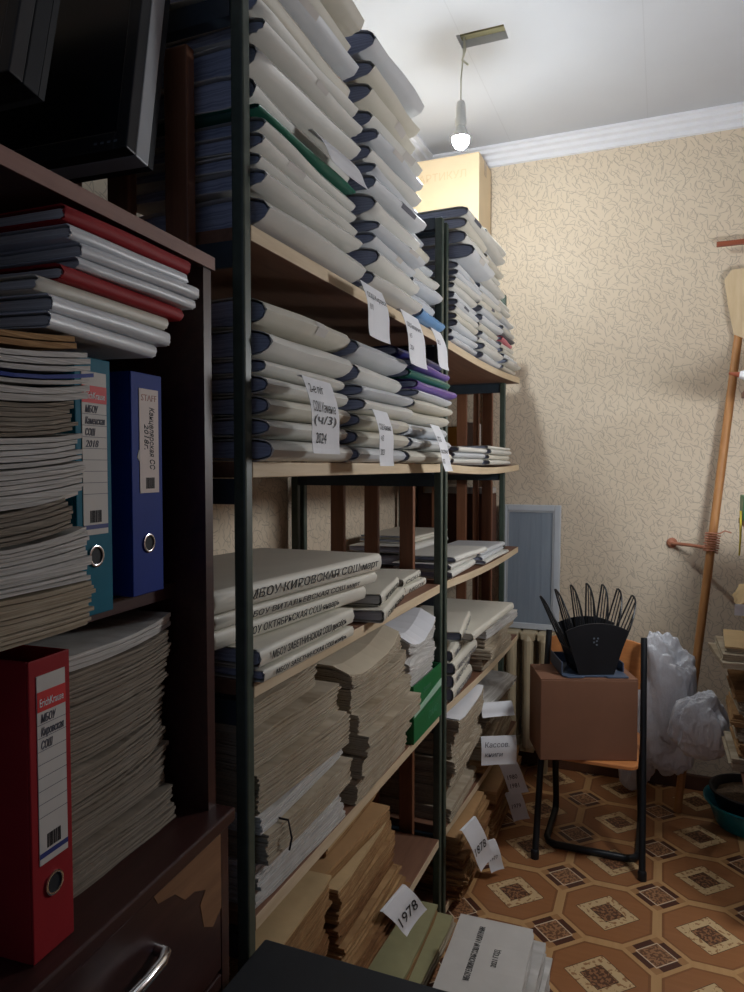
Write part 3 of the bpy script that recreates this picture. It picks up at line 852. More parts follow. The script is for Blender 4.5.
note((-.555, 2.90, .15), R(-48), .075, .11, .03, 'lowest note dangling near the floor at the far rack', GT, [(.55, '1979', 1)], skew=.03, size=.024)
note((-.563, 2.50, .14), R(-38), .06, .11, .02, 'narrow note dangling beside the 1878 note', GT, [(.6, '1977', 1)], skew=.03, size=.02)
note((-.575, 2.66, .60), R(-55), .13, .045, .035, 'folded white sheet poking out above the wide note', GT, [])

# ------------------------------------------------------------------ dark cabinet at the left
CA = R(4)
CC = Vector((-.662, .952, 0))
def cab(x, y, z=0.0):
    """cabinet coordinates: x forward from its front plane, y toward the rack (0 at its right end)"""
    c, s = math.cos(CA), math.sin(CA)
    return (CC.x + c * x - s * y, CC.y + s * x + c * y, z)
t = thing('cabinet', 'dark mahogany cabinet with open shelves and a chrome handled drawer', 'cabinet', cab(0, 0), CA)
CW, CD = .86, .44
b = MB(); b.box(-CD, -CW, 1.806, .004, .002, 1.826); b.box(.004, -CW, 1.806, .0065, .002, 1.826, 1)
b.build('top_board', [M['cab'], M['cab_edge']], t)
MB().box(-CD, -.022, .952, 0, 0, 1.806).build('side_panel', M['cab'], t)
MB().box(-CD, -CW, .952, 0, -CW + .022, 1.806).build('side_panel', M['cab'], t)
MB().box(-CD, -CW + .022, .952, -CD + .006, -.022, 1.806).build('back_panel', M['cab'], t)
b = MB(); b.box(-CD + .006, -CW + .022, 1.293, -.055, -.022, 1.315); b.build('shelf', M['cab'], t)
b = MB(); b.box(-CD, -CW, .93, .034, .004, .952); b.build('base_board', M['cab'], t, bevel=.003)
b = MB(); b.box(-CD, -CW, 0, .022, -CW + .022, .93); b.box(-CD, -.022, 0, .022, 0, .93); b.box(-CD, -CW + .022, 0, -CD + .006, -.022, .93); b.box(-CD, -CW + .022, .0, .0, -.022, .06)
b.build('base_carcass', M['cab'], t)
dr = MB().box(.002, -CW + .024, .70, .022, -.024, .924).build('drawer', M['cab'], t, bevel=.002)
hy0, hy1 = -.315, -.195
MB().tube([(.02, hy0, .845), (.040, hy0 + .004, .847), (.048, hy0 + .025, .848), (.050, (hy0 + hy1) / 2, .849), (.048, hy1 - .025, .848), (.040, hy1 - .004, .847), (.02, hy1, .845)], [.008, .008, .0075, .007, .0075, .008, .008], 10).build('handle', M['chrome'], dr, True)
for k in range(2):
    y0, y1 = (-CW + .024, -CW / 2 - .002) if k else (-CW / 2 + .002, -.024)
    MB().box(.002, y0, .065, .022, y1, .692).build('door', M['cab'], t, bevel=.002)
# bare chipboard where the veneer has come off, at the drawer's far corner
rr = random.Random(5)
pts = [(-.024, .922), (-.024, .80), (-.05, .785), (-.075, .80), (-.085, .84), (-.07, .855), (-.10, .87), (-.125, .872), (-.15, .895), (-.19, .905), (-.2, .922)]
MB().prism(pts, 0, .0215, .0228).build('bare_patch', M['cab_worn'], dr)

# ------------------------------------------------------------------ two old monitors on the cabinet
def monitor(loc, rotz, w, h, d, edge, label, tilt, lift=.12):
    t = thing('monitor', label, 'monitor', loc, rotz, 'old monitors on the cabinet')
    A = Matrix.Translation((0, 0, lift)) @ Matrix.Rotation(tilt, 4, 'X')
    # body: bezel ring and thick shell, screen faces -y
    b = MB(); bw = .022
    b.box(0 - w / 2, 0, 0, -w / 2 + bw, .022, h, 0, A); b.box(w / 2 - bw, 0, 0, w / 2, .022, h, 0, A)
    b.box(-w / 2 + bw, 0, 0, w / 2 - bw, .022, bw * 1.3, 0, A); b.box(-w / 2 + bw, 0, h - bw, w / 2 - bw, .022, h, 0, A)
    b.build('bezel', M['black'], t, bevel=.002)
    MB().box(-w / 2 + bw, .005, bw * 1.3, w / 2 - bw, .02, h - bw, 0, A).build('screen', M['screen'], t)
    b = MB()
    b.box(-w / 2, .022, 0, w / 2, .022 + d * .55, h, 0, A)
    b.build('side_band', edge, t, bevel=.002)
    b = MB()
    b.loft([[tuple(A @ Vector(p)) for p in ((-w / 2, .022 + d * .55, 0), (w / 2, .022 + d * .55, 0), (w / 2, .022 + d * .55, h), (-w / 2, .022 + d * .55, h))],
            [tuple(A @ Vector(p)) for p in ((-w / 2 + .002, .022 + d * .8, .002), (w / 2 - .002, .022 + d * .8, .002), (w / 2 - .002, .022 + d * .8, h - .002), (-w / 2 + .002, .022 + d * .8, h - .002))],
            [tuple(A @ Vector(p)) for p in ((-w * .3, .022 + d * 1.3, h * .2), (w * .3, .022 + d * 1.3, h * .2), (w * .3, .022 + d * 1.3, h * .8), (-w * .3, .022 + d * 1.3, h * .8))]])
    b.build('rear_shell', M['black_matt'], t)
    MB().box(-.035, .03, .012, .035, .055, lift + h * .35).build('neck', M['black'], t, bevel=.004)
    MB().lathe([(.09, 0), (.09, .006), (.08, .012), (.03, .016)], 28, (0, .03, 0)).build('base', M['black'], t, True)
    b = MB()
    for k in range(4):
        b.box(w / 2 - bw * .8 - .012 * k - .006, -.0006, bw * .5, w / 2 - bw * .8 - .012 * k, .001, bw * .66, 0, A)
    b.build('buttons', M['grey_plastic'], t)
    return t
MZ = 1.8265
monitor((-.985, .83, MZ), R(3), .51, .40, .055, M['silver'], 'wide dark monitor with a silver side band, closest to the rack', R(-10), .138)
monitor((-.962, .64, MZ), R(2), .45, .36, .045, M['black_matt'], 'dark monitor in front of the silver banded one, cut by the photo corner', R(-12), .15)

# ------------------------------------------------------------------ things inside the cabinet
ZM, ZL = 1.3155, .9525
def binder(y, x, z, col, w, h, d, label, lab, seed, tilt=0.0):
    """lever arch file standing with its spine toward the room; local origin at the spine's near lower corner"""
    t = thing('ring_binder', label, 'binder', cab(x, y, z), CA, 'ring binders in the cabinet')
    if tilt: t.rotation_euler.x = tilt
    th = .0028
    MB().box(-th, 0, 0, 0, w, h).build('spine', col, t, bevel=.0012)
    b = MB(); b.box(-d, 0, 0, -th - .0004, th, h); b.build('cover', col, t, bevel=.001)
    b = MB(); b.box(-d, w - th, 0, -th - .0004, w, h); b.build('cover', col, t, bevel=.001)
    MB().box(-d + .02, th + .001, .012, -.02, w * .72, h - .016).build('sheets', M['sheets_white'], t)
    # finger ring
    rz = h * .23
    prof = []
    b = MB(); n = 24
    for (r0, r1, x0, mi) in ((.0105, .0135, .0022, 0),):
        b.loft([[(xx, w / 2 + rr_ * math.cos(2 * math.pi * k / n), rz + rr_ * math.sin(2 * math.pi * k / n)) for k in range(n)] for xx, rr_ in ((.0002, r1), (x0, r1), (x0 + .0004, (r0 + r1) / 2), (x0, r0), (.0002, r0))], 0, True, False)
    rg = b.build('finger_ring', M['chrome'], t, True)
    b = MB(); b.loft([[(xx, w / 2 + .0106 * math.cos(2 * math.pi * k / n), rz + .0106 * math.sin(2 * math.pi * k / n)) for k in range(n)] for xx in (.0001, .0006)])
    b.build('ring_hole', M['black_matt'], rg)
    if lab == 'brand':
        lx0, lx1, lz0, lz1 = w * .17, w * .86, h * .315, h * .945
        l = MB().box(.0002, lx0, lz0, .0010, lx1, lz1).build('spine_label', M['label'], t)
        lw, lh = lx1 - lx0, lz1 - lz0
        MB().box(.0010, lx0, lz1 - lh * .19, .0014, lx1, lz1 - lh * .085).build('red_strip', M['red_label'], l)
        text('ErichKrause', lh * .06, M['ink_white'], l, Matrix.Translation((.0015, lx0 + lw * .08, lz1 - lh * .165)) @ AX_X, fit=lw * .84)
        b = MB()
        for k in range(8):
            zz = lz1 - lh * (.26 + .07 * k)
            b.box(.0010, lx0, zz, .0012, lx1, zz + .0006)
        b.build('ruled_lines', M['ink_grey'], l)
        for k, s_ in enumerate(seed):
            text(s_, lh * .062, M['ink_grey'], l, Matrix.Translation((.0013, lx0 + lw * .12, lz1 - lh * (.25 + .07 * k))) @ AX_X, shear=.25, name='handwriting', fit=lw * min(.8, .13 * len(s_)))
        b = MB(); r2 = random.Random(3); y = lx0 + lw * .26
        while y < lx0 + lw * .74:
            a = r2.choice((.0006, .001, .0016)); b.box(.0010, y, lz0 + lh * .075, .0013, y + a, lz0 + lh * .15); y += a + r2.choice((.0006, .001))
        b.build('barcode', M['ink'], l)
        MB().box(.0010, lx0, lz0 + lh * .035, .0013, lx1, lz0 + lh * .062).build('blue_strip', M['navy_print'], l)
    else:
        lx0, lx1, lz0, lz1 = w * .24, w * .86, h * .46, h * .93
        l = MB().box(.0002, lx0, lz0, .0010, lx1, lz1).build('spine_label', M['label_pink'], t)
        lw, lh = lx1 - lx0, lz1 - lz0
        text('STAFF', .013, M['rod'], l, Matrix.Translation((.0011, lx0 + lw * .1, lz1 - .017)) @ AX_X, fit=lw * .8)
        dn = Matrix(((0, 0, 1, 0), (0, 1, 0, 0), (-1, 0, 0, 0), (0, 0, 0, 1)))
        text('Канцелярская СС', .016, M['ink'], l, Matrix.Translation((.0012, lx0 + lw * .52, lz1 - .026)) @ dn, fit=lh * .60, shear=.2, name='handwriting')
        text('2018г.', .014, M['ink'], l, Matrix.Translation((.0012, lx0 + lw * .24, lz1 - .05)) @ dn, shear=.2, name='handwriting')
        b = MB(); r2 = random.Random(4); y = lx0 + lw * .3
        while y < lx0 + lw * .74:
            a = r2.choice((.0006, .001, .0016)); b.box(.0010, y, lz0 + .006, .0013, y + a, lz0 + .022); y += a + r2.choice((.0006, .001))
        b.build('barcode', M['ink'], l)
        MB().prism([(.012, h * .62), (.018, h * .6), (.022, h * .605), (.021, h * .64), (.016, h * .655)], 0, .0002, .0008).build('torn_paper', M['label'], t)
    return t
binder(-.300, -.006, ZM, M['teal'], .064, .317, .285, 'teal ring binder standing beside the piled sheets on the upper shelf', 'brand', ('МБОУ', 'Каменская', 'СОШ', '2018'))
binder(-.156, -.035, ZM, M['blue'], .072, .317, .285, 'royal blue ring binder against the cabinet side on the upper shelf', 'staff', ())
binder(-.392, .006, ZL, M['red'], .062, .336, .285, 'red ring binder standing on the lower shelf of the cabinet', 'brand', ('МБОУ', 'Кировская', 'СОШ'), 0)
# piled sheets on the upper shelf
def cstack(y, x, z, L, D, specs, where, seed, group):
    rr = random.Random(seed); zz = z; n = len(specs); cum = 0.0
    for i, sp in enumerate(specs):
        h, mat, desc = sp[:3]; kw = dict(sp[3]) if len(sp) > 3 else {}
        sx = kw.pop('sx', 0.0); sy = kw.pop('sy', 0.0); ll = kw.pop('L', L); yw = kw.pop('yaw', rr.uniform(-.03, .03))
        kw['base'] = cum; cum += kw.get('bow', 0.0)
        bundle(cab(x + sx, y + sy, zz), CA + yw, ll, D, h, mat, '%s, %s %s' % (desc, ordn(i, n), where), group, seed * 50 + i, **kw)
        zz += h + .0019
    return zz
GC = 'piled sheets in the cabinet'
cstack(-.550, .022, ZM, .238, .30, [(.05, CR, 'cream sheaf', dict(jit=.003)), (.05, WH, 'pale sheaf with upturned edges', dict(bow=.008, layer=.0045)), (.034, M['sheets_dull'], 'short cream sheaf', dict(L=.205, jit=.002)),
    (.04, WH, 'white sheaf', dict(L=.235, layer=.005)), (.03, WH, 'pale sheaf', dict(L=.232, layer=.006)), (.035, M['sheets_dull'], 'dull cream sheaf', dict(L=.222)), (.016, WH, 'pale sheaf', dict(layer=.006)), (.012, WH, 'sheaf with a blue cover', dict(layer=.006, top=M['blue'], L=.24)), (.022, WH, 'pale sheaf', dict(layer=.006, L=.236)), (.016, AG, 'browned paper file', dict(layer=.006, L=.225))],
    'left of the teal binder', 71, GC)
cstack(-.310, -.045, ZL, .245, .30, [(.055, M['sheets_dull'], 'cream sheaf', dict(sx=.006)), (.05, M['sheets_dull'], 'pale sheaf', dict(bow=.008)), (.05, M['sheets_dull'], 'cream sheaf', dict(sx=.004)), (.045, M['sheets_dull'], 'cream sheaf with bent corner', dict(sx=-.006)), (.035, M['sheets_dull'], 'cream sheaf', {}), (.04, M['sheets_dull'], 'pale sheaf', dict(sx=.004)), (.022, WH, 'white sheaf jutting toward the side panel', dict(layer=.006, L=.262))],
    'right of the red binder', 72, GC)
# red and white files lying flat under the cabinet top
zz = ZM + .334
GF = 'flat files under the cabinet top'
for i, (h, mat, d, y, x, L, yaw) in enumerate([(.019, M['folder_b'], 'white file', -0.365, .02, 0.225, 5), (.02, M['folder_b'], 'white file', -0.360, .022, 0.235, 3), (.018, M['folder_c'], 'greyish white file', -0.370, .012, 0.240, 1), (.018, M['red'], 'red file', -0.345, .018, 0.240, 0),
        (.014, M['folder_b'], 'white file', -0.320, .02, 0.230, -2), (.017, M['folder_b'], 'white file', -0.315, .022, 0.225, -3), (.017, M['folder_b'], 'white file', -0.325, .018, 0.225, -1), (.02, M['red'], 'red file', -0.332, .016, 0.240, -2)]):
    folder(cab(x, y, zz), CA + R(yaw), L, .33, h, mat, 'flat %s, %s of the files on top of the binders' % (d, ordn(i, 8)), GF, 700 + i, pages=M['sheets_white'], nose=.45, wob=.4, name='flat_file', cat='file')
    zz += h + .0004

# black pedestal in front of the near rack's foot
t = thing('pedestal_cabinet', 'low black pedestal cabinet with a plain flat top in front of the rack', 'pedestal', (-.612, .56, 0))
MB().box(0, 0, .675, .40, .46, .70).build('top', M['black_matt'], t, bevel=.004)
b = MB(); b.box(.012, .012, .02, .376, .448, .674); b.build('body', M['black_matt'], t)
for k in range(3):
    d = MB().box(.377, .02, .04 + .21 * k, .392, .44, .24 + .21 * k).build('drawer', M['black'], t, bevel=.003)
    MB().box(.392, .17, .19 + .21 * k, .402, .29, .205 + .21 * k).build('handle', M['grey_plastic'], d, bevel=.003)

# ------------------------------------------------------------------ pile of volumes on the floor
zz = 0.0005
for i, (dx, dy, yw) in enumerate([(.03, .07, 1), (.024, .05, -1), (.016, .03, 0), (.0, .0, 2)]):
    r_ = bundle((-.30 + dx, 1.655 + dy, zz), R(yw), .31, .215, .05, WH, 'white bound volume, %s of the pile on the linoleum' % ordn(i, 4) if i < 3 else 'white volume with a printed cover, topmost of the pile on the linoleum', 'white volumes piled on the floor', 800 + i, layer=.005, jit=.002, top=M['label'] if i == 3 else None, name='bound_volume', cat='volume')
    zz += .0516
vol = r_
me_rot = Matrix.Translation((-.13, .05, .0515)) @ Matrix.Rotation(R(90), 4, 'Z')
text('МБОУ ЕЛКИНСКАЯ СОШ № 1 А.КАТУНИН', .022, M['ink'], vol, me_rot, fit=.22, name='cover_title')
text('2021 ГОД', .02, M['ink'], vol, Matrix.Translation((-.075, .12, .0515)) @ Matrix.Rotation(R(90), 4, 'Z'), fit=.07, name='cover_title')

# ------------------------------------------------------------------ back of the room
# cast-iron radiator
t = thing('radiator', 'cream cast-iron radiator under the grey panel', 'radiator', (-.79, 3.495, 0))
n = 4
for k in range(n):
    x = .08 * k
    prof = [(x + .036 * a, c) for a, c in ((-1, 0), (1, 0))]
    b = MB()
    for yy in (-.055, .055):
        b.tube([(x + .04, yy, .115), (x + .04, yy, .14), (x + .04, yy, .4), (x + .04, yy, .66), (x + .04, yy, .69)], [.014, .027, .024, .027, .014], 12)
    b.box(x + .006, -.07, .66, x + .074, .07, .695); b.box(x + .006, -.07, .115, x + .074, .07, .15)
    b.box(x + .03, -.06, .15, x + .05, .06, .66)
    b.build('section', M['radiator'], t, bevel=.004)
MB().tube([(.02, 0, .13), (n * .08 - .02, 0, .13)], .02, 12).tube([(.02, 0, .67), (n * .08 - .02, 0, .67)], .02, 12).build('hub_pipe', M['radiator'], t, True)
MB().box(.03, -.02, 0, .06, .02, .116).box(.26, -.02, 0, .29, .02, .116).build('foot', M['radiator'], t)

# grey panel standing on the radiator
t = thing('framed_panel', 'grey boarded panel in a pale frame leaning on the back wall', 'panel', (-.600, 3.50, .699))
t.rotation_euler.x = R(-4)
pw2, ph2 = .23, .612
b = MB(); b.box(-pw2 / 2 + .0, .008, .02, pw2 / 2, .018, ph2 - .02); 
for k in range(5):
    pass
b.build('board', M['panel_grey'], t)
b = MB()
for k in range(-1, 2):
    b.box(k * .056 - .0015, .0065, .03, k * .055 + .0015, .008, ph2 - .03)
b.build('batten', M['panel_grey'], t)
for (x0, z0, x1, z1) in ((-pw2 / 2 - .03, 0, -pw2 / 2, ph2), (pw2 / 2, 0, pw2 / 2 + .03, ph2), (-pw2 / 2, 0, pw2 / 2, .03), (-pw2 / 2, ph2 - .03, pw2 / 2, ph2)):
    b = MB(); b.box(x0, 0, z0, x1, .026, z1)
    b.build('frame_rail', M['frame_white'], t, bevel=.004)
MB().box(pw2 / 2 - .008, .002, .03, pw2 / 2 - .0002, .012, ph2 - .03).box(-pw2 / 2 + .0002, .002, .03, -pw2 / 2 + .008, .012, ph2 - .03).box(-pw2 / 2 + .008, .002, ph2 - .038, pw2 / 2 - .008, .012, ph2 - .0302).build('inner_bead', M['silver'], t)

# narrow bookcase squeezed into the corner, with boxes
t = thing('corner_bookcase', 'narrow brown bookcase in the corner behind the far rack', 'bookcase', (-1.19, 3.335, 0))
for x in (0, .35):
    for y in (0, .20):
        MB().box(x, y, 0, x + .025, y + .025, 2.34).build('upright', M['slat'], t)
for z in (.20, .70, 1.10, 1.49, 1.88, 2.34):
    MB().box(0, 0, z - .018, .375, .226, z).build('shelf', M['board'], t)
def carton(loc, rotz, w, d, h, mat, label, tape=True, group=None):
    """closed cardboard box: body, four top flaps meeting in a seam, tape"""
    t = thing('carton', label, 'carton', loc, rotz, group)
    MB().box(0, 0, 0, w, d, h - .004).build('body', mat, t, bevel=.003)
    MB().box(.001, .001, h - .0038, w - .001, d / 2 - .0012, h).build('flap', mat, t)
    MB().box(.001, d / 2 + .0012, h - .0038, w - .001, d - .001, h).build('flap', mat, t)
    if tape:
        b = MB(); b.box(-.0008, d / 2 - .022, h, w + .0008, d / 2 + .022, h + .0008); b.box(-.0008, d / 2 - .022, h - .07, -.0001, d / 2 + .022, h); b.box(w + .0001, d / 2 - .022, h - .07, w + .0008, d / 2 + .022, h)
        b.build('packing_tape', M['tape'], t)
    return t
c = carton((-1.185, 3.30, 2.3405), R(0), .375, .245, .615, M['carton_pale'], 'tall pale carton on the corner bookcase right under the glowing bulb', True)
text('Н', .11, M['carton_print'], c, Matrix.Translation((.27, -.0006, .215)) @ AX_Y)
text('Г', .11, M['carton_print'], c, Matrix.Translation((.18, -.0006, .215)) @ AX_Y)
text('АРТИКУЛ', .05, M['carton_print'], c, Matrix.Translation((.08, -.0006, .51)) @ AX_Y)
carton((-1.13, 3.36, 1.4905), 0, .23, .17, .20, M['carton_yellow'], 'mustard yellow carton on the corner bookcase behind the slats', False, )
carton((-.892, 3.365, 1.4905), 0, .045, .16, .22, M['label'], 'slim white carton beside the mustard yellow one', False)
carton((-1.15, 3.365, 1.8805), 0, .22, .16, .16, M['grey_cover'], 'dark grey carton on the bookcase level above the mustard one', False)
carton((-1.12, 3.365, 1.1005), R(0), .352, .165, .265, M['carton_dark'], 'dark brown carton on the corner bookcase behind the last green post', False)
bundle((-.77, 3.37, 1.3662), 0, .155, .33, .03, WH, 'white sheaf on the dark brown carton in the corner', None, 901, layer=.006)
bundle((-.845, 3.365, .7005), 0, .165, .30, .09, CR, 'cream sheaf on the corner bookcase low behind the last post', None, 902)

# ------------------------------------------------------------------ school chair with carton, tray and organiser
t = thing('school_chair', 'school chair with varnished seat and black tube frame carrying a carton', 'chair', (-.235, 2.76, 0))
fl, fr = (-.195, -.055, 0), (.189, -.055, 0)
tl, tr = (-.185, .19, .83), (.178, .19, .83)
r = .0125
for a, c2 in ((fl, tl), (fr, tr)):
    a2 = Vector(a) + Vector((0, 0, .004)); c3 = Vector(c2)
    MB().tube([a2, a2.lerp(c3, .3), a2.lerp(c3, .7), c3], r, 10).build('side_post', M['chair_steel'], t, True)
    MB().lathe([(.016, 0), (.016, .03), (.0125, .034)], 12, a).build('rubber_foot', M['black'], t, True)
b = MB()
zf = .0135
b.tube([(-.165, .235, .40), (-.172, .36, .06), (-.172, .35, .022), (-.172, .33, zf), (-.172, .10, zf), (-.160, .065, zf), (-.13, .05, zf), (.13, .05, zf), (.160, .065, zf), (.172, .10, zf), (.172, .33, zf), (.172, .35, .022), (.172, .36, .06), (.165, .235, .40)], .0135, 10)
b.build('sled_frame', M['chair_steel'], t, True)
MB().tube([(-.188, .085, .40), (-.10, .085, .40), (.10, .085, .40), (.18, .085, .40)], .010, 8).tube([(-.168, .235, .40), (.168, .235, .40)], .010, 8).build('cross_tube', M['chair_steel'], t, True)
# seat with rounded corners and turned-down front
def rounded(x0, y0, x1, y1, rad, n=5):
    o = []
    for cx_, cy_, a0 in ((x1 - rad, y1 - rad, 0), (x0 + rad, y1 - rad, 90), (x0 + rad, y0 + rad, 180), (x1 - rad, y0 + rad, 270)):
        for k in range(n + 1):
            a = R(a0 + 90 * k / n); o.append((cx_ + rad * math.cos(a), cy_ + rad * math.sin(a)))
    return o
MB().prism(rounded(-.178, -.098, .170, .28, .035), 2, .412, .426).build('seat', M['chair_wood'], t, bevel=.003)
b = MB(); rings = []
for k in range(9):
    x = -.188 + .366 * k / 8; s = (k - 4) / 4
    y = .205 + .03 * (1 - s * s); sh = .02 * (s * s)
    rings.append([(x, y + .165 * .0, .60 + sh), (x, y + .01, .60 + sh), (x, y + .025, .815 - sh), (x, y + .013, .815 - sh)])
b.loft(rings).build('backrest', M['chair_wood'], t, bevel=.003)
ang = R(21)
c = carton((-.398, 2.60, .4265), ang, .352, .20, .300, M['carton'], 'plain brown carton on the school chair seat', False)
def bx(x, y, z):
    return (-.398 + math.cos(ang) * x - math.sin(ang) * y, 2.60 + math.sin(ang) * x + math.cos(ang) * y, .4265 + .3008 + z)
t = thing('desk_tray', 'slate blue plastic desk tray lying on the brown carton', 'tray', bx(.085, .008, .0004), ang)
w, d = .235, .205
outl = [(0, .02), (.015, 0), (.07, 0), (.08, .012), (.15, .012), (.16, 0), (w, 0), (w, d), (0, d)]
MB().prism(outl, 2, 0, .006).build('base', M['slate'], t, bevel=.0015)
MB().box(-.002, .03, .0062, .003, d, .05).box(w - .003, .06, .0062, w + .002, d, .04).box(.003, d - .004, .0062, w - .003, d, .045).build('rim', M['slate'], t, bevel=.001)
b = MB()
for k in range(3):
    b.box(.004, .06 + .05 * k, .012, .0052, .095 + .05 * k, .046)
b.build('blue_label', M['blue'], t)
# fan shaped sorter
t = thing('file_sorter', 'black fan-shaped file sorter with upright curved fins on the desk tray', 'organiser', bx(.205, .095, .0068), ang + R(4))
t.scale = (1.06, .95, 1.18)
def fan(hr, a0, a1, y0, y1, w0):
    n = 9; o = []
    for k in range(n + 1):
        a = a0 + (a1 - a0) * k / n
        o.append((w0 * 0 + hr * math.sin(a), hr * math.cos(a) - .10))
    return [(-w0, 0), (w0, 0)] + o[::-1]
A1 = R(34)
for y0, y1, nm, hh in ((-.07, -.064, 'front_panel', .262), (.064, .07, 'rear_panel', .262)):
    MB().prism(fan(hh, -R(25), R(25), 0, 0, .062), 1, y0, y1).build(nm, M['black'], t, bevel=.001)
MB().box(-.062, -.064, 0, .062, .064, .006).build('base', M['black'], t)
for k in range(7):
    a = R(-27 + 9 * k)
    A = Matrix.Translation((0, 0, -.10)) @ Matrix.Rotation(a, 4, 'Y')
    # fin outline in (y, z): tall curved sail, cut by slots
    hgt = .37
    out = []
    nn = 8
    outer = [(.062 - .124 * s - .0 , .106 + (hgt - .106) * math.sin(min(1, .35 + s * .9) * math.pi / 2) * (1 if s > 0 else 1)) for s in [i / nn for i in range(nn + 1)]]
    b = MB()
    T = .0016
    # solid lower web
    b.add([tuple(A @ Vector(p)) for p in ((-T, -.062, .128), (T, -.062, .128), (T, .062, .128), (-T, .062, .128), (-T, -.062, .20), (T, -.062, .20), (T, .062, .20), (-T, .062, .20))],
          [(0, 3, 2, 1), (4, 5, 6, 7), (0, 1, 5, 4), (1, 2, 6, 5), (2, 3, 7, 6), (3, 0, 4, 7)])
    # arched rim
    arch = []
    for i in range(13):
        s = i / 12
        y = -.058 + .116 * s
        z = .20 + (hgt - .20) * math.sqrt(max(0.0, 1 - (1 - s) ** 2.4)) if s < 1 else hgt
        arch.append((y, z))
    arch.append((.0595, .20))
    b.tube([tuple(A @ Vector((0, y, z))) for y, z in arch], .0032, 6)
    # struts
    for s in (.3, .55, .8):
        y = -.058 + .116 * s
        z = .20 + (hgt - .20) * math.sqrt(1 - (1 - s) ** 2.4)
        b.tube([tuple(A @ Vector((0, y - .02, .198))), tuple(A @ Vector((0, y, z)))], .0022, 5)
    b.build('fin', M['black'], t)
b = MB(); rr = random.Random(9)
for (x, z) in ((-.014, .10), (-.004, .104), (-.014, .112), (-.004, .092), (.0, .112)):
    b.box(x, -.0712, z, x + .006, -.0701, z + .005)
b.build('emblem', M['grey_plastic'], t)

# ------------------------------------------------------------------ shovel with long handle, wall peg, bags
P0, P1 = Vector((.081, 3.30, .004)), Vector((.300, 3.515, 2.10))
t = thing('wooden_shovel', 'long-handled shovel with a plywood blade leaning upside down on the back wall', 'shovel', P0)
d = (P1 - P0)
MB().tube([Vector((0, 0, 0)), d * .25, d * .5, d * .75, d * 1.02], [.017, .0175, .018, .018, .017], 12).build('handle', M['handle_wood'], t, True)
b = MB()
ax = d.normalized(); sx = Vector((1, 0, 0)); sx = (sx - ax * sx.dot(ax)).normalized(); sn = ax.cross(sx)
base = d * .985
prof = [(-.02, 0), (-.055, .12), (-.085, .24), (-.06, .285), (.28, .33), (.28, .02), (.03, -.02)]
b.loft([[tuple(base + sx * p[0] + ax * p[1] + sn * o) for p in prof] for o in (-.024, -.019)])
b.build('blade', M['plywood'], t)
# wall peg with a rod, wire wound round rod and handle
t = thing('wall_peg', 'pinkish painted peg with a round flange fixed to the back wall', 'peg', (.045, YB, 1.144))
MB().tube([(0, 0, 0), (0, -.012, 0), (.002, -.02, 0)], [.024, .022, .013], 16).build('flange', M['rust'], t, True)
q = P0.lerp(P1, (1.144 - P0.z) / (P1.z - P0.z)) - Vector((.045, YB, 1.144))
MB().tube([(.002, -.018, 0), (.004, -.03, 0), q * .5 + Vector((0, .0, .0)), q + Vector((-.017, .012, -.002))], [.011, .008, .008, .008], 10).build('rod', M['rust'], t, True)
b = MB(); pts = []
for k in range(140):
    s = k / 139; a = s * 2 * math.pi * 8
    c0 = P0.lerp(P1, (1.125 + .085 * s - P0.z) / (P1.z - P0.z))
    rad = .0235 + .008 * math.sin(k * 1.7) ** 2
    pts.append(c0 + sx * rad * math.cos(a) + sn * rad * math.sin(a))
c0 = pts[-1]
pts += [c0 + Vector((.02, -.005, .012)), c0 + Vector((.045, -.004, .004))]
w_ = MB().tube(pts, .0034, 5).build('wire_coil', M['wire'], None, True)
tag(w_, 'coil of copper-coloured wire wound round the shovel handle at the peg', 'wire')

def bag(name, loc, dims, label, seed, group, pinch=None, lobes=()):
    """crumpled thin plastic bag: noisy closed skin gathered to a neck"""
    bm = bmesh.new()
    bmesh.ops.create_icosphere(bm, subdivisions=6, radius=1.0)
    off = Vector((seed * 3.1, seed * 1.7, seed))
    for v in bm.verts:
        p = v.co.copy()
        up = max(0.0, p.z)
        k = 1 - (pinch or .55) * up ** 1.6
        sg = lambda a_: math.copysign(abs(a_) ** .72, a_)
        q = Vector((sg(p.x) * k, sg(p.y) * k, sg(p.z))) * .92
        ang_ = math.atan2(p.y, p.x)
        pleat = math.sin(ang_ * 9 + 4 * noise.noise(p * 2 + off)) * .022 * up
        def crease(fr, o2):
            return 1 - min(1.0, abs(noise.noise(Vector((p.x * fr, p.y * fr, p.z * fr * .7)) + off * o2)) * 3.2)
        rid = .11 * crease(1.5, 1) + .05 * crease(3.2, 2) + .022 * crease(6.5, 3) + .008 * crease(13, 4) - .04
        big = noise.noise(p * 1.3 + off) * .34
        q *= 1 + pleat + rid * .8 + big - .1
        for (lx, ly, lz, lr, ls) in lobes:
            dl = (p - Vector((lx, ly, lz)).normalized()).length
            q *= 1 + ls * math.exp(-(dl / lr) ** 2)
        v.co = Vector((q.x * dims[0], q.y * dims[1], q.z * dims[2]))
    me = bpy.data.meshes.new(name); bm.to_mesh(me); bm.free()
    me.polygons.foreach_set('use_smooth', [True] * len(me.polygons))
    me.materials.append(M['bag'])
    o = bpy.data.objects.new(name, me); COL.objects.link(o); o.location = loc
    return tag(o, label, 'bag', group)
bag('plastic_bag', (.028, 3.262, .485), (.138, .060, .315), 'big white plastic bag hanging just right of the school chair', 1, 'white plastic bags', pinch=.05, lobes=((-.4, -.3, .9, .6, .10), (.6, 0, -1, .5, .12)))
bag('plastic_bag', (.160, 3.128, .455), (.125, .055, .145), 'smaller plump white plastic bag right of the shovel handle', 4, 'white plastic bags', pinch=.40, lobes=((1, 0, -.5, .5, .30),))
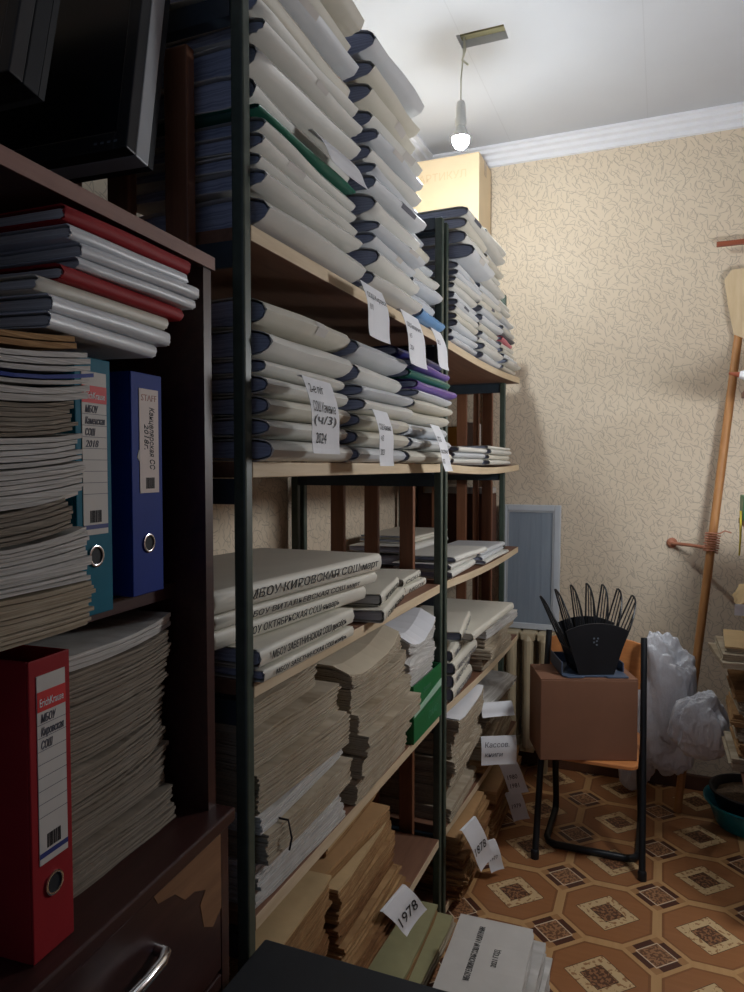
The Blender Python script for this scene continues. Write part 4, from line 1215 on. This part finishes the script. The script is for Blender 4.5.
bag('plastic_bag', (-.09, 3.43, .20), (.085, .06, .19), 'limp white plastic bag low behind the chair frame', 7, 'white plastic bags', pinch=.5)

# basin with a pot of soil
t = thing('basin', 'round teal plastic basin on the floor by the back wall', 'basin', (.365, 3.285, 0))
t.scale = (1.2, 1.2, 1.12)
MB().lathe([(.002, .001), (.10, 0), (.112, .006), (.14, .085), (.148, .098), (.154, .100), (.154, .094), (.147, .090), (.137, .08), (.108, .012), (.098, .007), (.002, .006)], 40).build('bowl', M['teal_basin'], t, True)
t = thing('plant_pot', 'black pot full of dry soil sitting in the teal basin', 'pot', (.365, 3.285, .0095))
t.scale = (1.2, 1.2, 1.15)
MB().lathe([(.002, 0), (.085, 0), (.09, .004), (.125, .112), (.135, .118), (.137, .126), (.128, .128), (.118, .118), (.112, .10), (.002, .098)], 36).build('pot', M['black'], t, True)
b = MB(); rings = []
for k in range(9):
    rd = .110 * k / 8 + .001
    rings.append([(rd * math.cos(a), rd * math.sin(a), .104 + .018 * (1 - (k / 8) ** 2) + .006 * noise.noise(Vector((rd * 60 * math.cos(a), rd * 60 * math.sin(a), 1)))) for a in [2 * math.pi * i / 28 for i in range(28)]])
b.loft(rings, 0, True, True).build('soil', M['soil'], t, True)

# ------------------------------------------------------------------ rack by the right wall, mostly outside the frame
t = thing('side_rack', 'wooden rack at the right edge holding yellowed files', 'rack', (.275, 2.49, 0))
for y in (.02, .30, .56):
    MB().box(.468, y, 0, .503, y + .035, 2.05).build('upright', M['slat'], t, bevel=.003)
for z in (.42, .80, 1.30, 1.78):
    b = MB(); b.box(0, 0, z - .02, .467, .595, z)
    b.build('shelf', M['board'], t)
GS = 'yellowed files on the right rack'
stack(.535, 2.78, .4205, .28, .29, [(.05, CR, 'yellowed file', dict(layer=.006, jit=.01)), (.05, AG, 'brownish file', dict(layer=.006, jit=.012)), (.05, CR, 'yellowed file', dict(layer=.006, jit=.012)), (.045, AG, 'yellowed file', dict(layer=.006, jit=.01)), (.045, CR, 'pale file', dict(layer=.006, jit=.012)), (.045, AG, 'yellowed file', dict(layer=.006, jit=.01))],
      'of the stack above the teal basin', 91, GS)
stack(.515, 2.74, .8005, .30, .32, [(.02, CR, 'broad yellowed file', dict(layer=.01, yaw=.10)), (.022, CR, 'broad pale file', dict(layer=.006, yaw=.02)), (.022, CR, 'broad pale file', dict(layer=.006, yaw=-.05, top=M['aged_card']))], 'of the stack under the cream roll', 92, GS)
t = thing('paper_roll', 'cream paper roll with frilled edges lying on the yellowed files', 'roll', (.325, 2.93, .9335))
b = MB(); rings = []
for k in range(12):
    s = k / 11
    rings.append([((.062 + .008 * math.sin(a * 7 + k) ) * math.cos(a) + .02 * s * 0, -.16 + .30 * s, .066 + (.056 + .007 * math.sin(a * 5 + k * 1.3)) * math.sin(a)) for a in [2 * math.pi * i / 22 for i in range(22)]])
b.loft(rings).build('roll', M['aged_card'], t, True)
MB().box(-.085, -.165, .045, -.02, -.163, .085).build('white_slip', M['tag'], t)
carton((.274, 2.90, 1.3005), R(0), .16, .14, .09, M['green_box'], 'small green carton on the right rack above the cream roll', False)
b = MB()
for k in range(5):
    b.tube([(.268, 2.921 + .006 * k, 1.335), (.268, 2.916 + .006 * k, 1.29), (.268, 2.912 + .006 * k, 1.265 - .008 * k), (.267, 2.910 + .008 * k, 1.225 - .014 * k)], .003, 5)
tag(b.build('ribbon', M['yellow'], None, True), 'yellow ribbon tassel dangling below the small green carton', 'ribbon')
t = thing('cloth_bundle', 'white cloth bundle with a pointed dark tip on the right rack', 'bundle', (.26, 2.95, 1.7805))
MB().tube([(-.005, 0, .055), (.03, 0, .05), (.09, .01, .062), (.2, .02, .07)], [.012, .026, .055, .064], 14).build('cloth', M['tag'], t, True)
MB().tube([(-.04, 0, .062), (-.005, 0, .055), (.004, 0, .054)], [.004, .011, .013], 10).build('tip', M['rod'], t, True)
t = thing('wall_rod', 'short red-brown wooden rod fixed high on the back wall', 'rod', (.204, YB - .06, 2.475))
MB().box(0, -.008, -.011, .40, .008, .011).build('bar', M['rod'], t, bevel=.002)
MB().box(.13, .008, -.02, .16, .0595, .02).box(.34, .008, -.02, .37, .0595, .02).build('bracket', M['rod'], t)
